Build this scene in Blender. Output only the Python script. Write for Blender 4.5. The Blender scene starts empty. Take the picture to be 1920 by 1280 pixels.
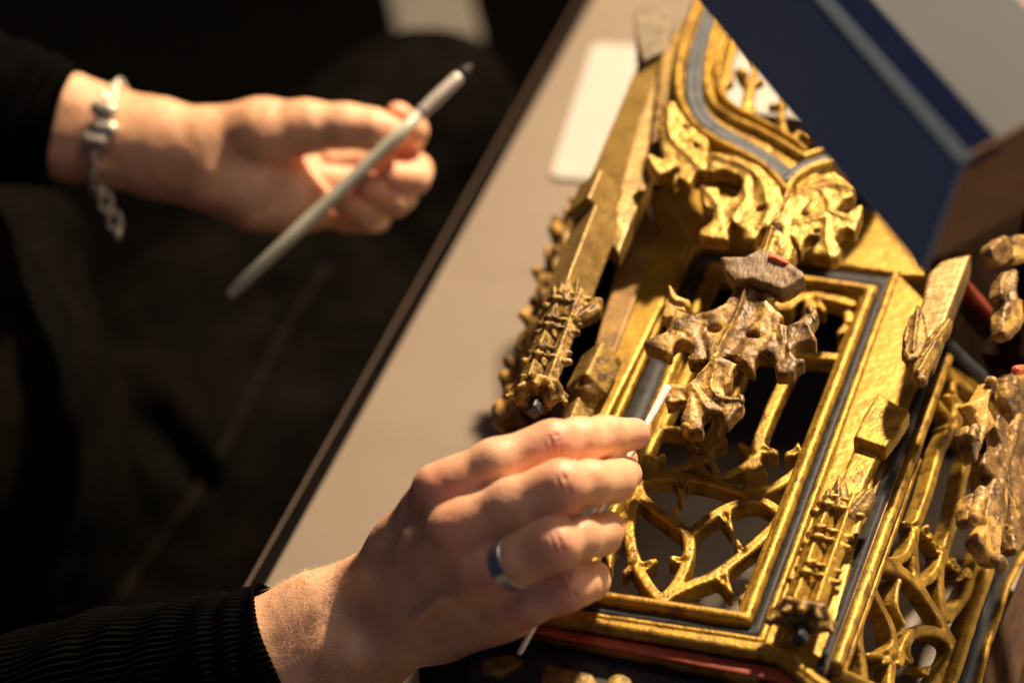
import bpy, math, random
import numpy as np
from mathutils import Vector, Matrix
random.seed(7); rng = np.random.RandomState(7)
S = bpy.context.scene
COL = S.collection

# ------------------------------------------------------------------ camera
# world: x across the carved window, y along it, z up from the table top (metres)
F, CX, CY = 5600., 960., 640.
u = np.array([.953, -.124, .276]); u /= np.linalg.norm(u)
v = np.array([.297, .555, -.777]); v -= u*(u@v); v /= np.linalg.norm(v)
n = np.cross(u, v)
M = np.stack([u, v, n])
H = .12                                   # height of the window panel above the table
p0 = np.array([(1370-CX)/F, -(900-CY)/F, -1.])*1.37
CAM = -(M@p0); CAM[2] += H
def D(px, py, d):
    return M@(np.array([(px-CX)/F, -(py-CY)/F, -1.])*d)+CAM
def P(px, py, z):
    r = M@np.array([(px-CX)/F, -(py-CY)/F, -1.]); return r*((z-CAM[2])/r[2])+CAM
cd = bpy.data.cameras.new('camera'); cam = bpy.data.objects.new('camera', cd); COL.objects.link(cam)
cd.sensor_width = 36.; cd.lens = F/1920*36; cd.clip_start = .02; cd.clip_end = 50
cam.matrix_world = Matrix.Translation(CAM.tolist()) @ Matrix(M.tolist()).to_4x4()
S.camera = cam
cd.dof.use_dof = True; cd.dof.focus_distance = 1.348; cd.dof.aperture_fstop = 4.5; cd.dof.aperture_blades = 0

# ------------------------------------------------------------------ light
W = bpy.data.worlds.new("World"); S.world = W; W.use_nodes = True
W.node_tree.nodes['Background'].inputs[0].default_value = (.30, .33, .5, 1)
W.node_tree.nodes['Background'].inputs[1].default_value = .05
def area(name, loc, target, size, power, col, spread=180):
    l = bpy.data.lights.new(name, 'AREA'); l.shape = 'DISK'; l.size = size; l.energy = power; l.color = col
    l.spread = math.radians(spread)
    o = bpy.data.objects.new(name, l); COL.objects.link(o); o.location = loc
    o.rotation_euler = (Vector(target)-Vector(loc)).to_track_quat('-Z', 'Y').to_euler(); return o
area('desk_lamp_light', (.26, 1.15, 1.40), (-.05, .05, .1), .11, 92, (1, .76, .50))
area('warm_fill_light', (.35, .0, 1.6), (-.1, .1, .1), .5, 3.5, (1, .78, .58))  # added warm overhead fill, not a known lamp
area('cool_fill_light', (.2, -1.3, 1.3), (-.02, .0, .1), 1.1, 1.5, (.82, .70, 1.0))  # added cool fill for the shadows, no window known here
area('side_fill_light', (.62, .12, .26), (-.03, .08, .0), .10, .28, (1, .80, .60), 60)  # added low fill to brighten the table seen through the tracery
S.view_settings.view_transform = 'Standard'; S.view_settings.look = 'None'
S.view_settings.exposure = 0; S.view_settings.gamma = 1
S.cycles.use_denoising = True
S.cycles.max_bounces = 6

# ------------------------------------------------------------------ materials
def mat(name, cols, rough=.5, metal=0., scale=60., bump=.3, bscale=200., detail=6., spec=.5,
        pos=None, stretch=(1,1,1), rough2=None, sss=0., sheen=0., spots=None):
    m = bpy.data.materials.new(name); m.use_nodes = True; nt = m.node_tree; N = nt.nodes; L = nt.links
    b = N['Principled BSDF']
    tc = N.new('ShaderNodeTexCoord'); mp = N.new('ShaderNodeMapping'); mp.inputs['Scale'].default_value = stretch
    L.new(tc.outputs['Object'], mp.inputs[0])
    nz = N.new('ShaderNodeTexNoise'); nz.inputs['Scale'].default_value = scale; nz.inputs['Detail'].default_value = detail
    nz.inputs['Roughness'].default_value = .65
    L.new(mp.outputs[0], nz.inputs['Vector'])
    cr = N.new('ShaderNodeValToRGB'); L.new(nz.outputs[0], cr.inputs[0])
    pos = pos or [.3+.4*i/max(1, len(cols)-1) for i in range(len(cols))]
    e = cr.color_ramp.elements
    while len(e) < len(cols): e.new(.5)
    for i, (c, p) in enumerate(zip(cols, pos)):
        e[i].position = p; e[i].color = (*c, 1)
    out = cr.outputs[0]
    if spots:                                   # (colour, scale, threshold) flecks of another layer showing
        sc, ss, st = spots
        n2 = N.new('ShaderNodeTexNoise'); n2.inputs['Scale'].default_value = ss; n2.inputs['Detail'].default_value = 8
        n2.inputs['Roughness'].default_value = .7
        L.new(mp.outputs[0], n2.inputs['Vector'])
        r2 = N.new('ShaderNodeValToRGB'); L.new(n2.outputs[0], r2.inputs[0])
        r2.color_ramp.elements[0].position = st; r2.color_ramp.elements[1].position = st+.06
        mx = N.new('ShaderNodeMix'); mx.data_type = 'RGBA'
        L.new(r2.outputs[0], mx.inputs[0]); L.new(out, mx.inputs[6]); mx.inputs[7].default_value = (*sc, 1)
        out = mx.outputs[2]
        if metal:
            mr = N.new('ShaderNodeMapRange'); L.new(r2.outputs[0], mr.inputs[0])
            mr.inputs[3].default_value = metal; mr.inputs[4].default_value = .05
            L.new(mr.outputs[0], b.inputs['Metallic'])
    L.new(out, b.inputs['Base Color'])
    b.inputs['Metallic'].default_value = metal
    b.inputs['Specular IOR Level'].default_value = spec
    if rough2 is not None:
        mr = N.new('ShaderNodeMapRange'); L.new(nz.outputs[0], mr.inputs[0])
        mr.inputs[1].default_value = .35; mr.inputs[2].default_value = .65
        mr.inputs[3].default_value = rough; mr.inputs[4].default_value = rough2
        L.new(mr.outputs[0], b.inputs['Roughness'])
    else: b.inputs['Roughness'].default_value = rough
    if sss:
        b.inputs['Subsurface Weight'].default_value = sss; b.inputs['Subsurface Radius'].default_value = (.009, .003, .0015)
        b.inputs['Subsurface Scale'].default_value = 1.0
    if sheen:
        b.inputs['Sheen Weight'].default_value = sheen
    if bump:
        nb = N.new('ShaderNodeTexNoise'); nb.inputs['Scale'].default_value = bscale; nb.inputs['Detail'].default_value = 5
        L.new(mp.outputs[0], nb.inputs['Vector'])
        bp = N.new('ShaderNodeBump'); bp.inputs['Strength'].default_value = bump; bp.inputs['Distance'].default_value = .001
        L.new(nb.outputs[0], bp.inputs['Height']); L.new(bp.outputs[0], b.inputs['Normal'])
    return m
GOLD = mat('gilding', [(.15,.072,.011), (.33,.19,.018), (.44,.275,.030)], .38, .5, 130, .45, 600, pos=[.34,.50,.68],
           rough2=.55, detail=8, spots=((.11,.048,.012), 190, .60))
GOLDW = mat('worn_gilding', [(.10,.052,.013), (.24,.145,.028), (.36,.235,.045)], .42, .4, 150, .6, 600, pos=[.38,.5,.66],
            rough2=.6, detail=10, spots=((.085,.045,.02), 210, .545))
PALEGOLD = mat('pale_gilding', [(.17,.085,.018), (.35,.215,.038), (.45,.30,.062)], .36, .5, 150, .5, 600, pos=[.36,.5,.68],
            rough2=.55, detail=10, spots=((.40,.10,.03), 120, .64))
BROWN = mat('bare_carved_wood', [(.05,.024,.008), (.165,.088,.023), (.31,.185,.05)], .40, .22, 150, .45, 700, pos=[.36,.5,.68],
            rough2=.6, detail=10, spots=((.50,.29,.06), 55, .50), stretch=(1,.6,1))
CAPW = mat('worn_grey_wood', [(.09,.05,.018), (.17,.10,.04), (.23,.145,.065)], .55, .05, 160, .6, 500, stretch=(1.6,.35,1))
GREYW = mat('grey_plaster_wood', [(.06,.045,.025), (.16,.125,.075), (.24,.19,.12)], .6, 0, 120, .8, 400)
BLACKP = mat('dark_blue_black_paint', [(.014,.013,.013), (.034,.033,.036), (.045,.048,.058)], .5, 0, 160, .35, 500, spec=.15, pos=[.3,.5,.75],
             rough2=.6, spots=((.30,.2,.08), 260, .71))
BLUEP = mat('slate_blue_paint', [(.035,.042,.052), (.058,.068,.08), (.08,.09,.10)], .45, 0, 120, .3, 400, spots=((.20,.14,.06), 200, .68))
DBLUE = mat('deep_blue_paint', [(.008,.010,.014), (.018,.022,.030), (.04,.045,.055)], .5, 0, 120, .3, 400)
RED = mat('red_paint', [(.20,.025,.012), (.33,.05,.022), (.36,.07,.03)], .5, 0, 120, .25, 400)
REDFLAKE = mat('red_orange_paint', [(.5,.06,.02), (.75,.14,.05)], .45, 0, 200, .3, 400)
SHADEW = mat('shade_dark_wood', [(.0025,.0012,.0007), (.006,.0026,.0013), (.012,.005,.0022)], .8, 0, 70, .4, 300, spec=.02, stretch=(3,.4,3))  # near-black colour carries the shade inside the canopy
WOOD = mat('bare_wood', [(.018,.008,.003), (.04,.018,.007), (.065,.03,.011)], .65, 0, 60, .5, 300, spec=.1, stretch=(4,.4,4))
SKIN = mat('skin', [(.60,.32,.18), (.745,.425,.25), (.80,.49,.31)], .44, 0, 45, .35, 1100, pos=[.32,.5,.7], sss=.22, detail=4,
           spots=((.54,.22,.13), 28, .62))
def flush_nodes():
    nt = SKIN.node_tree; N = nt.nodes; L = nt.links; b = N['Principled BSDF']; src = b.inputs['Base Color'].links[0].from_socket
    at = N.new('ShaderNodeAttribute'); at.attribute_name = 'flush'; mx = N.new('ShaderNodeMix'); mx.data_type = 'RGBA'
    L.new(at.outputs['Fac'], mx.inputs[0]); L.new(src, mx.inputs[6]); mx.inputs[7].default_value = (.70, .25, .17, 1)
    L.new(mx.outputs[2], b.inputs['Base Color'])
flush_nodes()
def flush(o, V, pts):
    f_ = np.zeros(len(V))
    for c, rad, a in pts: f_ = np.maximum(f_, a*np.exp(-((V-c)**2).sum(1)/rad**2))
    at = o.data.attributes.new('flush', 'FLOAT', 'POINT'); at.data.foreach_set('value', f_.astype(np.float32))
NAIL = mat('fingernail', [(.80,.46,.37), (.86,.54,.45)], .18, 0, 50, 0, sss=.1)
KNIT = mat('black_knit', [(.0005,.0004,.0003), (.0018,.0014,.0012)], .95, 0, 300, 0, sheen=0, spec=.06)
CLOTH = mat('black_trousers', [(.0008,.0006,.0004), (.002,.0015,.001), (.006,.0043,.0028)], .85, 0, 22, .4, 500, sheen=0, spec=.04)
TABLE = mat('table_top', [(.182,.143,.109), (.194,.153,.117), (.206,.163,.126)], .55, 0, 14, .06, 500, detail=5)
TRIM = mat('black_table_trim', [(.0025,.0018,.0015), (.005,.0038,.003)], .8, 0, 60, .2, spec=.03)
RIM = mat('brown_table_rim', [(.06,.032,.02), (.10,.058,.036)], .5, 0, 90, .2, spec=.3)
PAPER = mat('white_paper', [(.36,.35,.325), (.39,.38,.35)], .7, 0, 20, .1)
FLOOR = mat('dark_floor', [(.0015,.0012,.0010), (.003,.0024,.002)], .8, 0, 9, .2, spec=.05)
SILVER = mat('silver', [(.62,.56,.44), (.82,.76,.62)], .34, .65, 150, .15)
STEEL = mat('polished_steel_ring', [(.66,.70,.80), (.76,.80,.88)], .30, 1., 60, .05)
HANDLE = mat('brush_handle_paint', [(.33,.34,.28), (.42,.42,.35)], .35, 0, 60, .05)
FERR = mat('brush_ferrule', [(.72,.66,.62), (.84,.78,.74)], .35, .3, 80, .1)
OCHRE = mat('smooth_ochre_gilding', [(.14,.08,.018),(.24,.15,.035),(.30,.195,.05)], .42, .35, 60, .3, 400, pos=[.3,.5,.7], spots=((.14,.075,.025), 60, .64))
SMOOTHG = mat('smooth_gilding', [(.28,.15,.012),(.36,.21,.018),(.41,.26,.03)], .40, .4, 60, .25, 400, pos=[.3,.5,.7], spots=((.24,.12,.02), 70, .63))
JAMB = mat('worn_ochre_jamb', [(.12,.06,.015),(.24,.13,.028),(.34,.19,.04)], .5, .2, 70, .4, 300)
BRIST = mat('brush_bristles', [(.008,.004,.003), (.015,.007,.005)], .6, 0, 200, .4)
COTTON = mat('white_cotton', [(.82,.81,.78), (.9,.89,.86)], .9, 0, 300, .4, sss=.1)
STICK = mat('swab_stick', [(.78,.72,.58), (.86,.80,.66)], .5, 0, 80, .1)
BOXB = mat('blue_enamel', [(.19,.30,.44), (.205,.32,.47)], .5, 0, 12, 0)
BOXD = mat('shaded_blue_enamel', [(.0065,.010,.032), (.008,.012,.037)], .9, 0, 12, 0, spec=.0)  # darker copy of the blue, painted as the shaded inner wall
BOXE = mat('lit_edge_blue', [(.055,.075,.105), (.062,.085,.12)], .8, 0, 12, 0, spec=.1)  # paler blue painted as light caught on the chamfer
BOXG = mat('grey_face', [(.155,.17,.18), (.165,.182,.195)], .6, 0, 6, 0)
BOXR = mat('gold_reflection_brown', [(.20,.12,.065), (.34,.20,.09)], .35, .35, 25, 0, stretch=(1,1,3))  # brown painted as the carving's gold reflected in this face

# ------------------------------------------------------------------ objects
def new_obj(name, verts, faces, m, parent=None, smooth=True, loc=None, mats=None, fm=None):
    verts = np.asarray(verts, float)
    me = bpy.data.meshes.new(name)
    off = np.zeros(3) if parent is None and loc is None else np.array(loc if loc is not None else parent['_o'])
    vv = verts-off
    if isinstance(faces, np.ndarray):
        k = faces.shape[1]
        me.vertices.add(len(vv)); me.vertices.foreach_set('co', vv.astype(np.float32).ravel())
        me.loops.add(faces.size); me.loops.foreach_set('vertex_index', faces.astype(np.int32).ravel())
        me.polygons.add(len(faces)); me.polygons.foreach_set('loop_start', np.arange(0, faces.size, k, dtype=np.int32))
        me.update(calc_edges=True); me.validate()
    else:
        me.from_pydata(vv.tolist(), [], [list(f) for f in faces]); me.update()
    for q in (mats or [m]): me.materials.append(q)
    if fm is not None: me.polygons.foreach_set('material_index', np.asarray(fm, dtype=np.int32))
    me.polygons.foreach_set('use_smooth', [smooth]*len(me.polygons))
    o = bpy.data.objects.new(name, me); COL.objects.link(o)
    if parent is not None: o.parent = parent
    if loc is not None and parent is None: o.location = loc
    o['_o'] = list(map(float, off))
    return o
def fixn(o):
    import bmesh
    bm = bmesh.new(); bm.from_mesh(o.data); bmesh.ops.recalc_face_normals(bm, faces=bm.faces); bm.to_mesh(o.data); bm.free(); return o
def tag(o, label=None, cat=None, group=None, kind=None):
    for k, x in (('label', label), ('category', cat), ('group', group), ('kind', kind)):
        if x: o[k] = x
    return o
def empty(name, loc):
    e = bpy.data.objects.new(name, None); COL.objects.link(e); e.location = loc; e['_o'] = [float(q) for q in loc]; e.empty_display_size = .02; return e
def finish():
    for o in COL.objects:
        if '_o' in o: del o['_o']

# ------------------------------------------------------------------ noise and surface extraction
_lat = rng.rand(32, 32, 32).astype(np.float32)*2-1
def vnoise(p):
    i = np.floor(p).astype(int); f = p-i; f = f*f*(3-2*f); i &= 31; j = (i+1) & 31
    r = 0
    for a in (0, 1):
        for b in (0, 1):
            for c in (0, 1):
                X = (j if a else i)[..., 0]; Y = (j if b else i)[..., 1]; Z = (j if c else i)[..., 2]
                w = (f[..., 0] if a else 1-f[..., 0])*(f[..., 1] if b else 1-f[..., 1])*(f[..., 2] if c else 1-f[..., 2])
                r = r+w*_lat[X, Y, Z]
    return r
def fbm(p, sc, o=3):
    r = 0; a = 1.
    for k in range(o): r = r+a*vnoise(p*sc+k*7.3); sc *= 2.1; a *= .5
    return r
def smin(a, b, k):
    if k <= 0: return np.minimum(a, b)
    h = np.clip(.5+.5*(b-a)/k, 0, 1); return b+(a-b)*h-k*h*(1-h)
def smax(a, b, k): return -smin(-a, -b, k)
def snet(f, org, h):
    """surface nets: zero set of the grid f -> verts, quads"""
    h = np.broadcast_to(np.asarray(h, float), (3,))
    neg = f < 0; nx, ny, nz = f.shape
    cnt = np.zeros((nx-1, ny-1, nz-1), np.int8)
    for a in (0, 1):
        for b in (0, 1):
            for c in (0, 1): cnt += neg[a:nx-1+a, b:ny-1+b, c:nz-1+c]
    act = (cnt > 0) & (cnt < 8); I = np.argwhere(act)
    idx = -np.ones(act.shape, np.int64); idx[act] = np.arange(len(I))
    acc = np.zeros((len(I), 3)); num = np.zeros(len(I))
    cor = [(a, b, c) for a in (0, 1) for b in (0, 1) for c in (0, 1)]
    for q in cor:
        for ax in range(3):
            if q[ax]: continue
            r = list(q); r[ax] = 1
            fa = f[I[:, 0]+q[0], I[:, 1]+q[1], I[:, 2]+q[2]]; fb = f[I[:, 0]+r[0], I[:, 1]+r[1], I[:, 2]+r[2]]
            s = (fa < 0) != (fb < 0); t = np.where(s, fa/np.where(s, fa-fb, 1), 0)
            pt = np.tile(np.array(q, float), (len(I), 1)); pt[:, ax] += t
            acc[s] += pt[s]; num[s] += 1
    V = (I+acc/num[:, None])*h+np.asarray(org)
    Q = []
    for ax in range(3):
        b, c = (ax+1) % 3, (ax+2) % 3
        A = np.moveaxis(neg, (ax, b, c), (0, 1, 2)); J = np.moveaxis(idx, (ax, b, c), (0, 1, 2))
        s0 = A[:-1, 1:-1, 1:-1]; s1 = A[1:, 1:-1, 1:-1]; E = np.argwhere(s0 != s1)
        i, j, k = E[:, 0], E[:, 1]+1, E[:, 2]+1
        q = np.stack([J[i, j-1, k-1], J[i, j, k-1], J[i, j, k], J[i, j-1, k]], 1)
        fl = ~A[i, j, k]; q[fl] = q[fl][:, ::-1]; Q.append(q)
    Q = np.concatenate(Q); return V, Q[(Q >= 0).all(1)]
def vnormals(V, Q):
    fn = np.cross(V[Q[:, 2]]-V[Q[:, 0]], V[Q[:, 3]]-V[Q[:, 1]])
    N = np.zeros_like(V)
    for k in range(4):
        for a in range(3): N[:, a] += np.bincount(Q[:, k], fn[:, a], len(V))
    return N/(np.linalg.norm(N, axis=1, keepdims=True)+1e-20)
def displace(V, Q, amps):
    N = vnormals(V, Q); d = 0
    for a, sc in amps: d = d+a*fbm(V, sc, 3)
    return V+N*d[:, None]
def smooth_line(p, it=2, closed=False):
    p = [np.asarray(q, float) for q in p]
    for _ in range(it):
        r = [] if closed else [p[0]]
        m = len(p) if closed else len(p)-1
        for i in range(m):
            a, b = p[i], p[(i+1) % len(p)]; e = .13 if closed and it == 1 else .25
            r += [a*(1-e)+b*e, a*e+b*(1-e)]
        if not closed: r.append(p[-1])
        p = r
    return p

# ------------------------------------------------------------------ frames: a plane in the carving with its own axes
class Frame:
    def __init__(s, o, a, b, c): s.o = np.array(o, float); s.R = np.stack([a, b, c]).astype(float)
    def px(s, x, y, h=0.):                      # where the sight line of that point meets the plane at height h
        r = M@np.array([(x-CX)/F, -(y-CY)/F, -1.]); c = s.R@(CAM-s.o); d = s.R@r
        return (c+d*((h-c[2])/d[2]))[:2]
    def w(s, L): return np.asarray(L)@s.R+s.o
MAIN = Frame((0, 0, H), (1,0,0), (0,1,0), (0,0,1))

class Relief:
    """a carved board: 2-D outline, cut-outs and relief in a plane, given thickness and turned into one mesh"""
    def __init__(s, fr, h, th, res=.0006, pad=.004):
        s.fr, s.h, s.th, s.res, s.pad = fr, h, th, res, pad; s.ops = []; s.rel = []; s.pts = []
    def _p(s, pts): return [s.fr.px(x, y, s.h) for x, y in pts]
    def poly(s, pts, sm=1, k=.0015):
        p = smooth_line(s._p(pts), sm, True); s.ops.append(('poly', p, k)); s.pts += p; return s
    def line(s, pts, w, w2=None, sm=2, k=.0014):
        p = smooth_line(s._p(pts), sm); s.ops.append(('line', p, w/2, (w2 or w)/2, k)); s.pts += p; return s
    def cut(s, x, y, rx, ry=None, ang=0, k=.001):
        s.ops.append(('hole', s.fr.px(x, y, s.h), rx, ry or rx, ang, k)); return s
    def cutpoly(s, pts, sm=1): s.ops.append(('cutp', smooth_line(s._p(pts), sm, True), .0012)); return s
    def ridge(s, pts, w, amp, sm=1): s.rel.append((smooth_line(s._p(pts), sm), w, amp)); return s
    def _seg(s, X, Y, p, r0=0, r1=0, closed=False):
        d = np.full(X.shape, 1e3); m = len(p) if closed else len(p)-1
        for i in range(m):
            a, b = p[i], p[(i+1) % len(p)]; ab = b-a; L = ab@ab+1e-15
            t = np.clip(((X-a[0])*ab[0]+(Y-a[1])*ab[1])/L, 0, 1)
            rr = 0 if closed else r0+(r1-r0)*(i+t)/m
            d = np.minimum(d, np.hypot(X-a[0]-t*ab[0], Y-a[1]-t*ab[1])-rr)
        return d
    def _inside(s, X, Y, p):
        c = np.zeros(X.shape, bool)
        for i in range(len(p)):
            a, b = p[i], p[(i+1) % len(p)]
            if a[1] == b[1]: continue
            c ^= ((a[1] > Y) != (b[1] > Y)) & (X < (b[0]-a[0])*(Y-a[1])/(b[1]-a[1])+a[0])
        return c
    def build(s, name, m, parent, dome=0., domew=.004, edge=.0012, amps=((.00022, 300.), (.00018, 90.)), tilt=None, hf=None, floor=None, chamf=0., cslope=.8, roof=None):
        q = np.array(s.pts); lo = q.min(0)-.012; hi = q.max(0)+.012
        nx, ny = ((hi-lo)/s.res).astype(int)+1
        X, Y = np.meshgrid(lo[0]+np.arange(nx)*s.res, lo[1]+np.arange(ny)*s.res, indexing='ij')
        d = np.full(X.shape, .02)
        def box(p, g):
            a = np.clip(((p.min(0)-g-lo)/s.res).astype(int), 0, [nx, ny]); b = np.clip(((p.max(0)+g-lo)/s.res).astype(int)+2, 0, [nx, ny])
            return slice(a[0], b[0]), slice(a[1], b[1])
        for o in s.ops:
            if o[0] == 'poly':
                b = box(np.array(o[1]), .01); dd = s._seg(X[b], Y[b], o[1], closed=True)
                dd = np.where(s._inside(X[b], Y[b], o[1]), -dd, dd); d[b] = smin(d[b], dd, o[2])
            elif o[0] == 'line':
                b = box(np.array(o[1]), .01+max(o[2], o[3])); d[b] = smin(d[b], s._seg(X[b], Y[b], o[1], o[2], o[3]), o[4])
            elif o[0] == 'hole':
                c, rx, ry, an, k = o[1:]; x = X-c[0]; y = Y-c[1]; ca, sa = math.cos(an), math.sin(an)
                e = (np.hypot((x*ca+y*sa)/rx, (-x*sa+y*ca)/ry)-1)*min(rx, ry); d = smax(d, -e, k)
            else:
                dd = s._seg(X, Y, o[1], closed=True); dd = np.where(s._inside(X, Y, o[1]), -dd, dd); d = smax(d, -dd, o[2])
        top = np.zeros(X.shape)
        if dome: top += dome*np.sqrt(np.clip(-d/domew, 0, 1))-dome
        for p, w, amp in s.rel:
            dd = s._seg(X, Y, p); top += amp*np.exp(-(dd/w)**2)
        if hf is not None: top += hf(X, Y)
        if chamf: top -= cslope*np.maximum(0, d+chamf)
        if roof: top -= roof[1]*s._seg(X, Y, s._p(roof[0]))
        bot = -s.th if floor is None else floor
        zl, zh = bot-.003, top.max()+.003
        nz = int((zh-zl)/s.res)+1; Z = zl+np.arange(nz)*s.res
        f = smax(d[:, :, None], np.maximum(Z[None, None]-top[:, :, None], bot-Z[None, None]), edge)
        V, Q = snet(f.astype(np.float32), (lo[0], lo[1], zl), s.res)
        V = displace(V, Q, amps)
        if tilt is not None: V = tilt(V)
        V[:, 2] += s.h
        return new_obj(name, s.fr.w(V), Q, m, parent)

def sweep(path, nrm, prof, m, name, parent, closed=False, step=.003, amps=((.00012, 300.), (.00025, 60.)), cap=True, sub=1):
    """carry a moulding profile [(sideways, up)] along a path, with mitred corners"""
    p = [np.asarray(q, float) for q in path]; nrm = np.asarray(nrm, float)
    m_ = len(p) if closed else len(p)-1
    miter = []
    for i in range(len(p)):
        a = p[i]-p[i-1] if (i > 0 or closed) else p[1]-p[0]
        b = p[(i+1) % len(p)]-p[i] if (i < len(p)-1 or closed) else p[-1]-p[-2]
        a = a/np.linalg.norm(a); b = b/np.linalg.norm(b)
        sa, sb = np.cross(nrm, a), np.cross(nrm, b); t = sa+sb; t /= np.linalg.norm(t)+1e-12; miter.append(t/max(.35, t@sa))
    C, Sd = [], []
    for i in range(m_):
        j = (i+1) % len(p); L = np.linalg.norm(p[j]-p[i]); k = max(1, int(L/step))
        for q in range(k): t = q/k; C.append(p[i]*(1-t)+p[j]*t); Sd.append(miter[i]*(1-t)+miter[j]*t)
    if not closed: C.append(p[-1]); Sd.append(miter[-1])
    C = np.array(C); Sd = np.array(Sd); K = len(prof)
    V = np.concatenate([C+Sd*a+nrm*b for a, b in prof]).reshape(K, len(C), 3).transpose(1, 0, 2).reshape(-1, 3)
    Q = []; R = len(C)
    for i in range(R if closed else R-1):
        for j in range(K):
            a, b = i*K+j, i*K+(j+1) % K; c, d = ((i+1) % R)*K+(j+1) % K, ((i+1) % R)*K+j; Q.append((a, b, c, d))
    Qa = np.array(Q)
    V = displace(V, Qa, amps)
    fs = [tuple(q) for q in Q]
    if not closed: fs += [tuple(range(K)), tuple(range((R-1)*K, R*K))[::-1]]
    o = fixn(new_obj(name, V, fs, m, parent)); 
    return o
def halfround(w, h, base=.002, k=7, s0=0.):
    return [(s0-w/2, -base)]+[(s0-w/2*math.cos(math.pi*i/k), h*math.sin(math.pi*i/k)) for i in range(k+1)]+[(s0+w/2, -base)]
def ngon(name, pts, m, parent=None, depth=None, bev=0.):
    """solid from an outline in 3-D pushed along a vector"""
    p = [np.asarray(q, float) for q in pts]; K = len(p); q = [a+np.asarray(depth) for a in p]
    f = [tuple(range(K)), tuple(range(K, 2*K))[::-1]]+[(i, i+K, (i+1) % K+K, (i+1) % K) for i in range(K)]
    o = fixn(new_obj(name, p+q, f, m, parent, smooth=False))
    if bev:
        md = o.modifiers.new('bevel', 'BEVEL'); md.width = bev; md.segments = 2; md.limit_method = 'ANGLE'
    return o

# ------------------------------------------------------------------ 3-D field for bodies, piers and cloth
class Field:
    def __init__(s, res): s.res = res; s.ops = []; s.b = []
    def cap(s, a, b, ra, rb=None, k=.004, cut=False, flat=None):
        a, b = np.asarray(a, float), np.asarray(b, float); rb = ra if rb is None else rb
        s.ops.append(('cap', a, b, ra, rb, k, cut, flat)); 
        if not cut: s.b += [np.minimum(a, b)-max(ra, rb), np.maximum(a, b)+max(ra, rb)]
        return s
    def chain(s, pts, k=.004, cut=False):
        for (a, ra), (b, rb) in zip(pts[:-1], pts[1:]): s.cap(a, b, ra, rb, k, cut)
        return s
    def box(s, c, half, R=np.eye(3), r=.0008, k=.001, cut=False):
        c = np.asarray(c, float); s.ops.append(('box', c, np.asarray(half, float), np.asarray(R, float), r, k, cut))
        g = np.linalg.norm(half)
        if not cut: s.b += [c-g, c+g]
        return s
    def mesh(s, name, m, parent, amps=((.0003, 200.),), clip=None, loc=None, raw=False):
        lo = np.min(s.b, 0)-.006; hi = np.max(s.b, 0)+.006
        if clip is not None: lo = np.maximum(lo, clip[0]); hi = np.minimum(hi, clip[1])
        N = ((hi-lo)/s.res).astype(int)+2
        f = np.full(N, .03, np.float32); ax = [lo[i]+np.arange(N[i])*s.res for i in range(3)]
        for o in s.ops:
            if o[0] == 'cap': _, a, b, ra, rb, k, cut, flat = o; l, hh = np.minimum(a, b)-max(ra, rb), np.maximum(a, b)+max(ra, rb)
            else: _, c, hf, R, r, k, cut = o; g = np.linalg.norm(hf); l, hh = c-g, c+g
            g = k*1.2+s.res*3
            i0 = np.clip(((l-g-lo)/s.res).astype(int), 0, N); i1 = np.clip(((hh+g-lo)/s.res).astype(int)+2, 0, N)
            if (i1 <= i0).any(): continue
            sl = tuple(slice(i0[q], i1[q]) for q in range(3))
            X, Y, Z = np.meshgrid(*[ax[q][sl[q]] for q in range(3)], indexing='ij')
            if o[0] == 'cap':
                ab = b-a; L = ab@ab+1e-12; x, y, z = X-a[0], Y-a[1], Z-a[2]
                t = np.clip((x*ab[0]+y*ab[1]+z*ab[2])/L, 0, 1)
                d = np.sqrt((x-t*ab[0])**2+(y-t*ab[1])**2+(z-t*ab[2])**2)-(ra+(rb-ra)*t)
            else:
                x, y, z = X-c[0], Y-c[1], Z-c[2]
                q = [np.abs(R[i, 0]*x+R[i, 1]*y+R[i, 2]*z)-hf[i]+r for i in range(3)]
                d = np.sqrt(sum(np.maximum(e, 0)**2 for e in q))+np.minimum(np.maximum(np.maximum(q[0], q[1]), q[2]), 0)-r
            f[sl] = smax(f[sl], -d, k) if cut else smin(f[sl], d, k)
        V, Q = snet(f, lo, s.res); V = displace(V, Q, amps)
        if raw: return V, Q
        return new_obj(name, V, Q, m, parent, loc=loc)

# ================================================================== the setting
fl = new_obj('floor', [(-3,-3,-.72), (3,-3,-.72), (3,4,-.72), (-3,4,-.72)], [(0,1,2,3)], FLOOR); tag(fl, kind='structure')
# the table top runs along x = -0.25 on the sitter's side
def boxo(name, lo, hi, m, parent=None, bev=.001, loc=None):
    x0, y0, z0 = lo; x1, y1, z1 = hi
    p = [(x0,y0,z1), (x1,y0,z1), (x1,y1,z1), (x0,y1,z1)]
    o = ngon(name, p, m, parent, (0, 0, z0-z1), bev); return o
tb = empty('work_table', (.35, .3, -.72))
tag(tb, 'taupe work table with a thin dark edge trim, carved canopy lying on it', 'table')
EX0 = -.2485
def edge_x(y): return EX0-.010*(y/.65)
tt = ngon('tabletop', [(edge_x(-.9), -.9, 0), (1.1, -.9, 0), (1.1, 1.6, 0), (edge_x(1.6), 1.6, 0)], TABLE, tb, (0, 0, -.025), .0008)
tr = ngon('edge_trim', [(edge_x(-.9)-.0105, -.9, -.003), (edge_x(-.9)-.0002, -.9, -.003), (edge_x(1.6)-.0002, 1.6, -.003), (edge_x(1.6)-.0105, 1.6, -.003)], TRIM, tb, (0, 0, -.025), .001)
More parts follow.
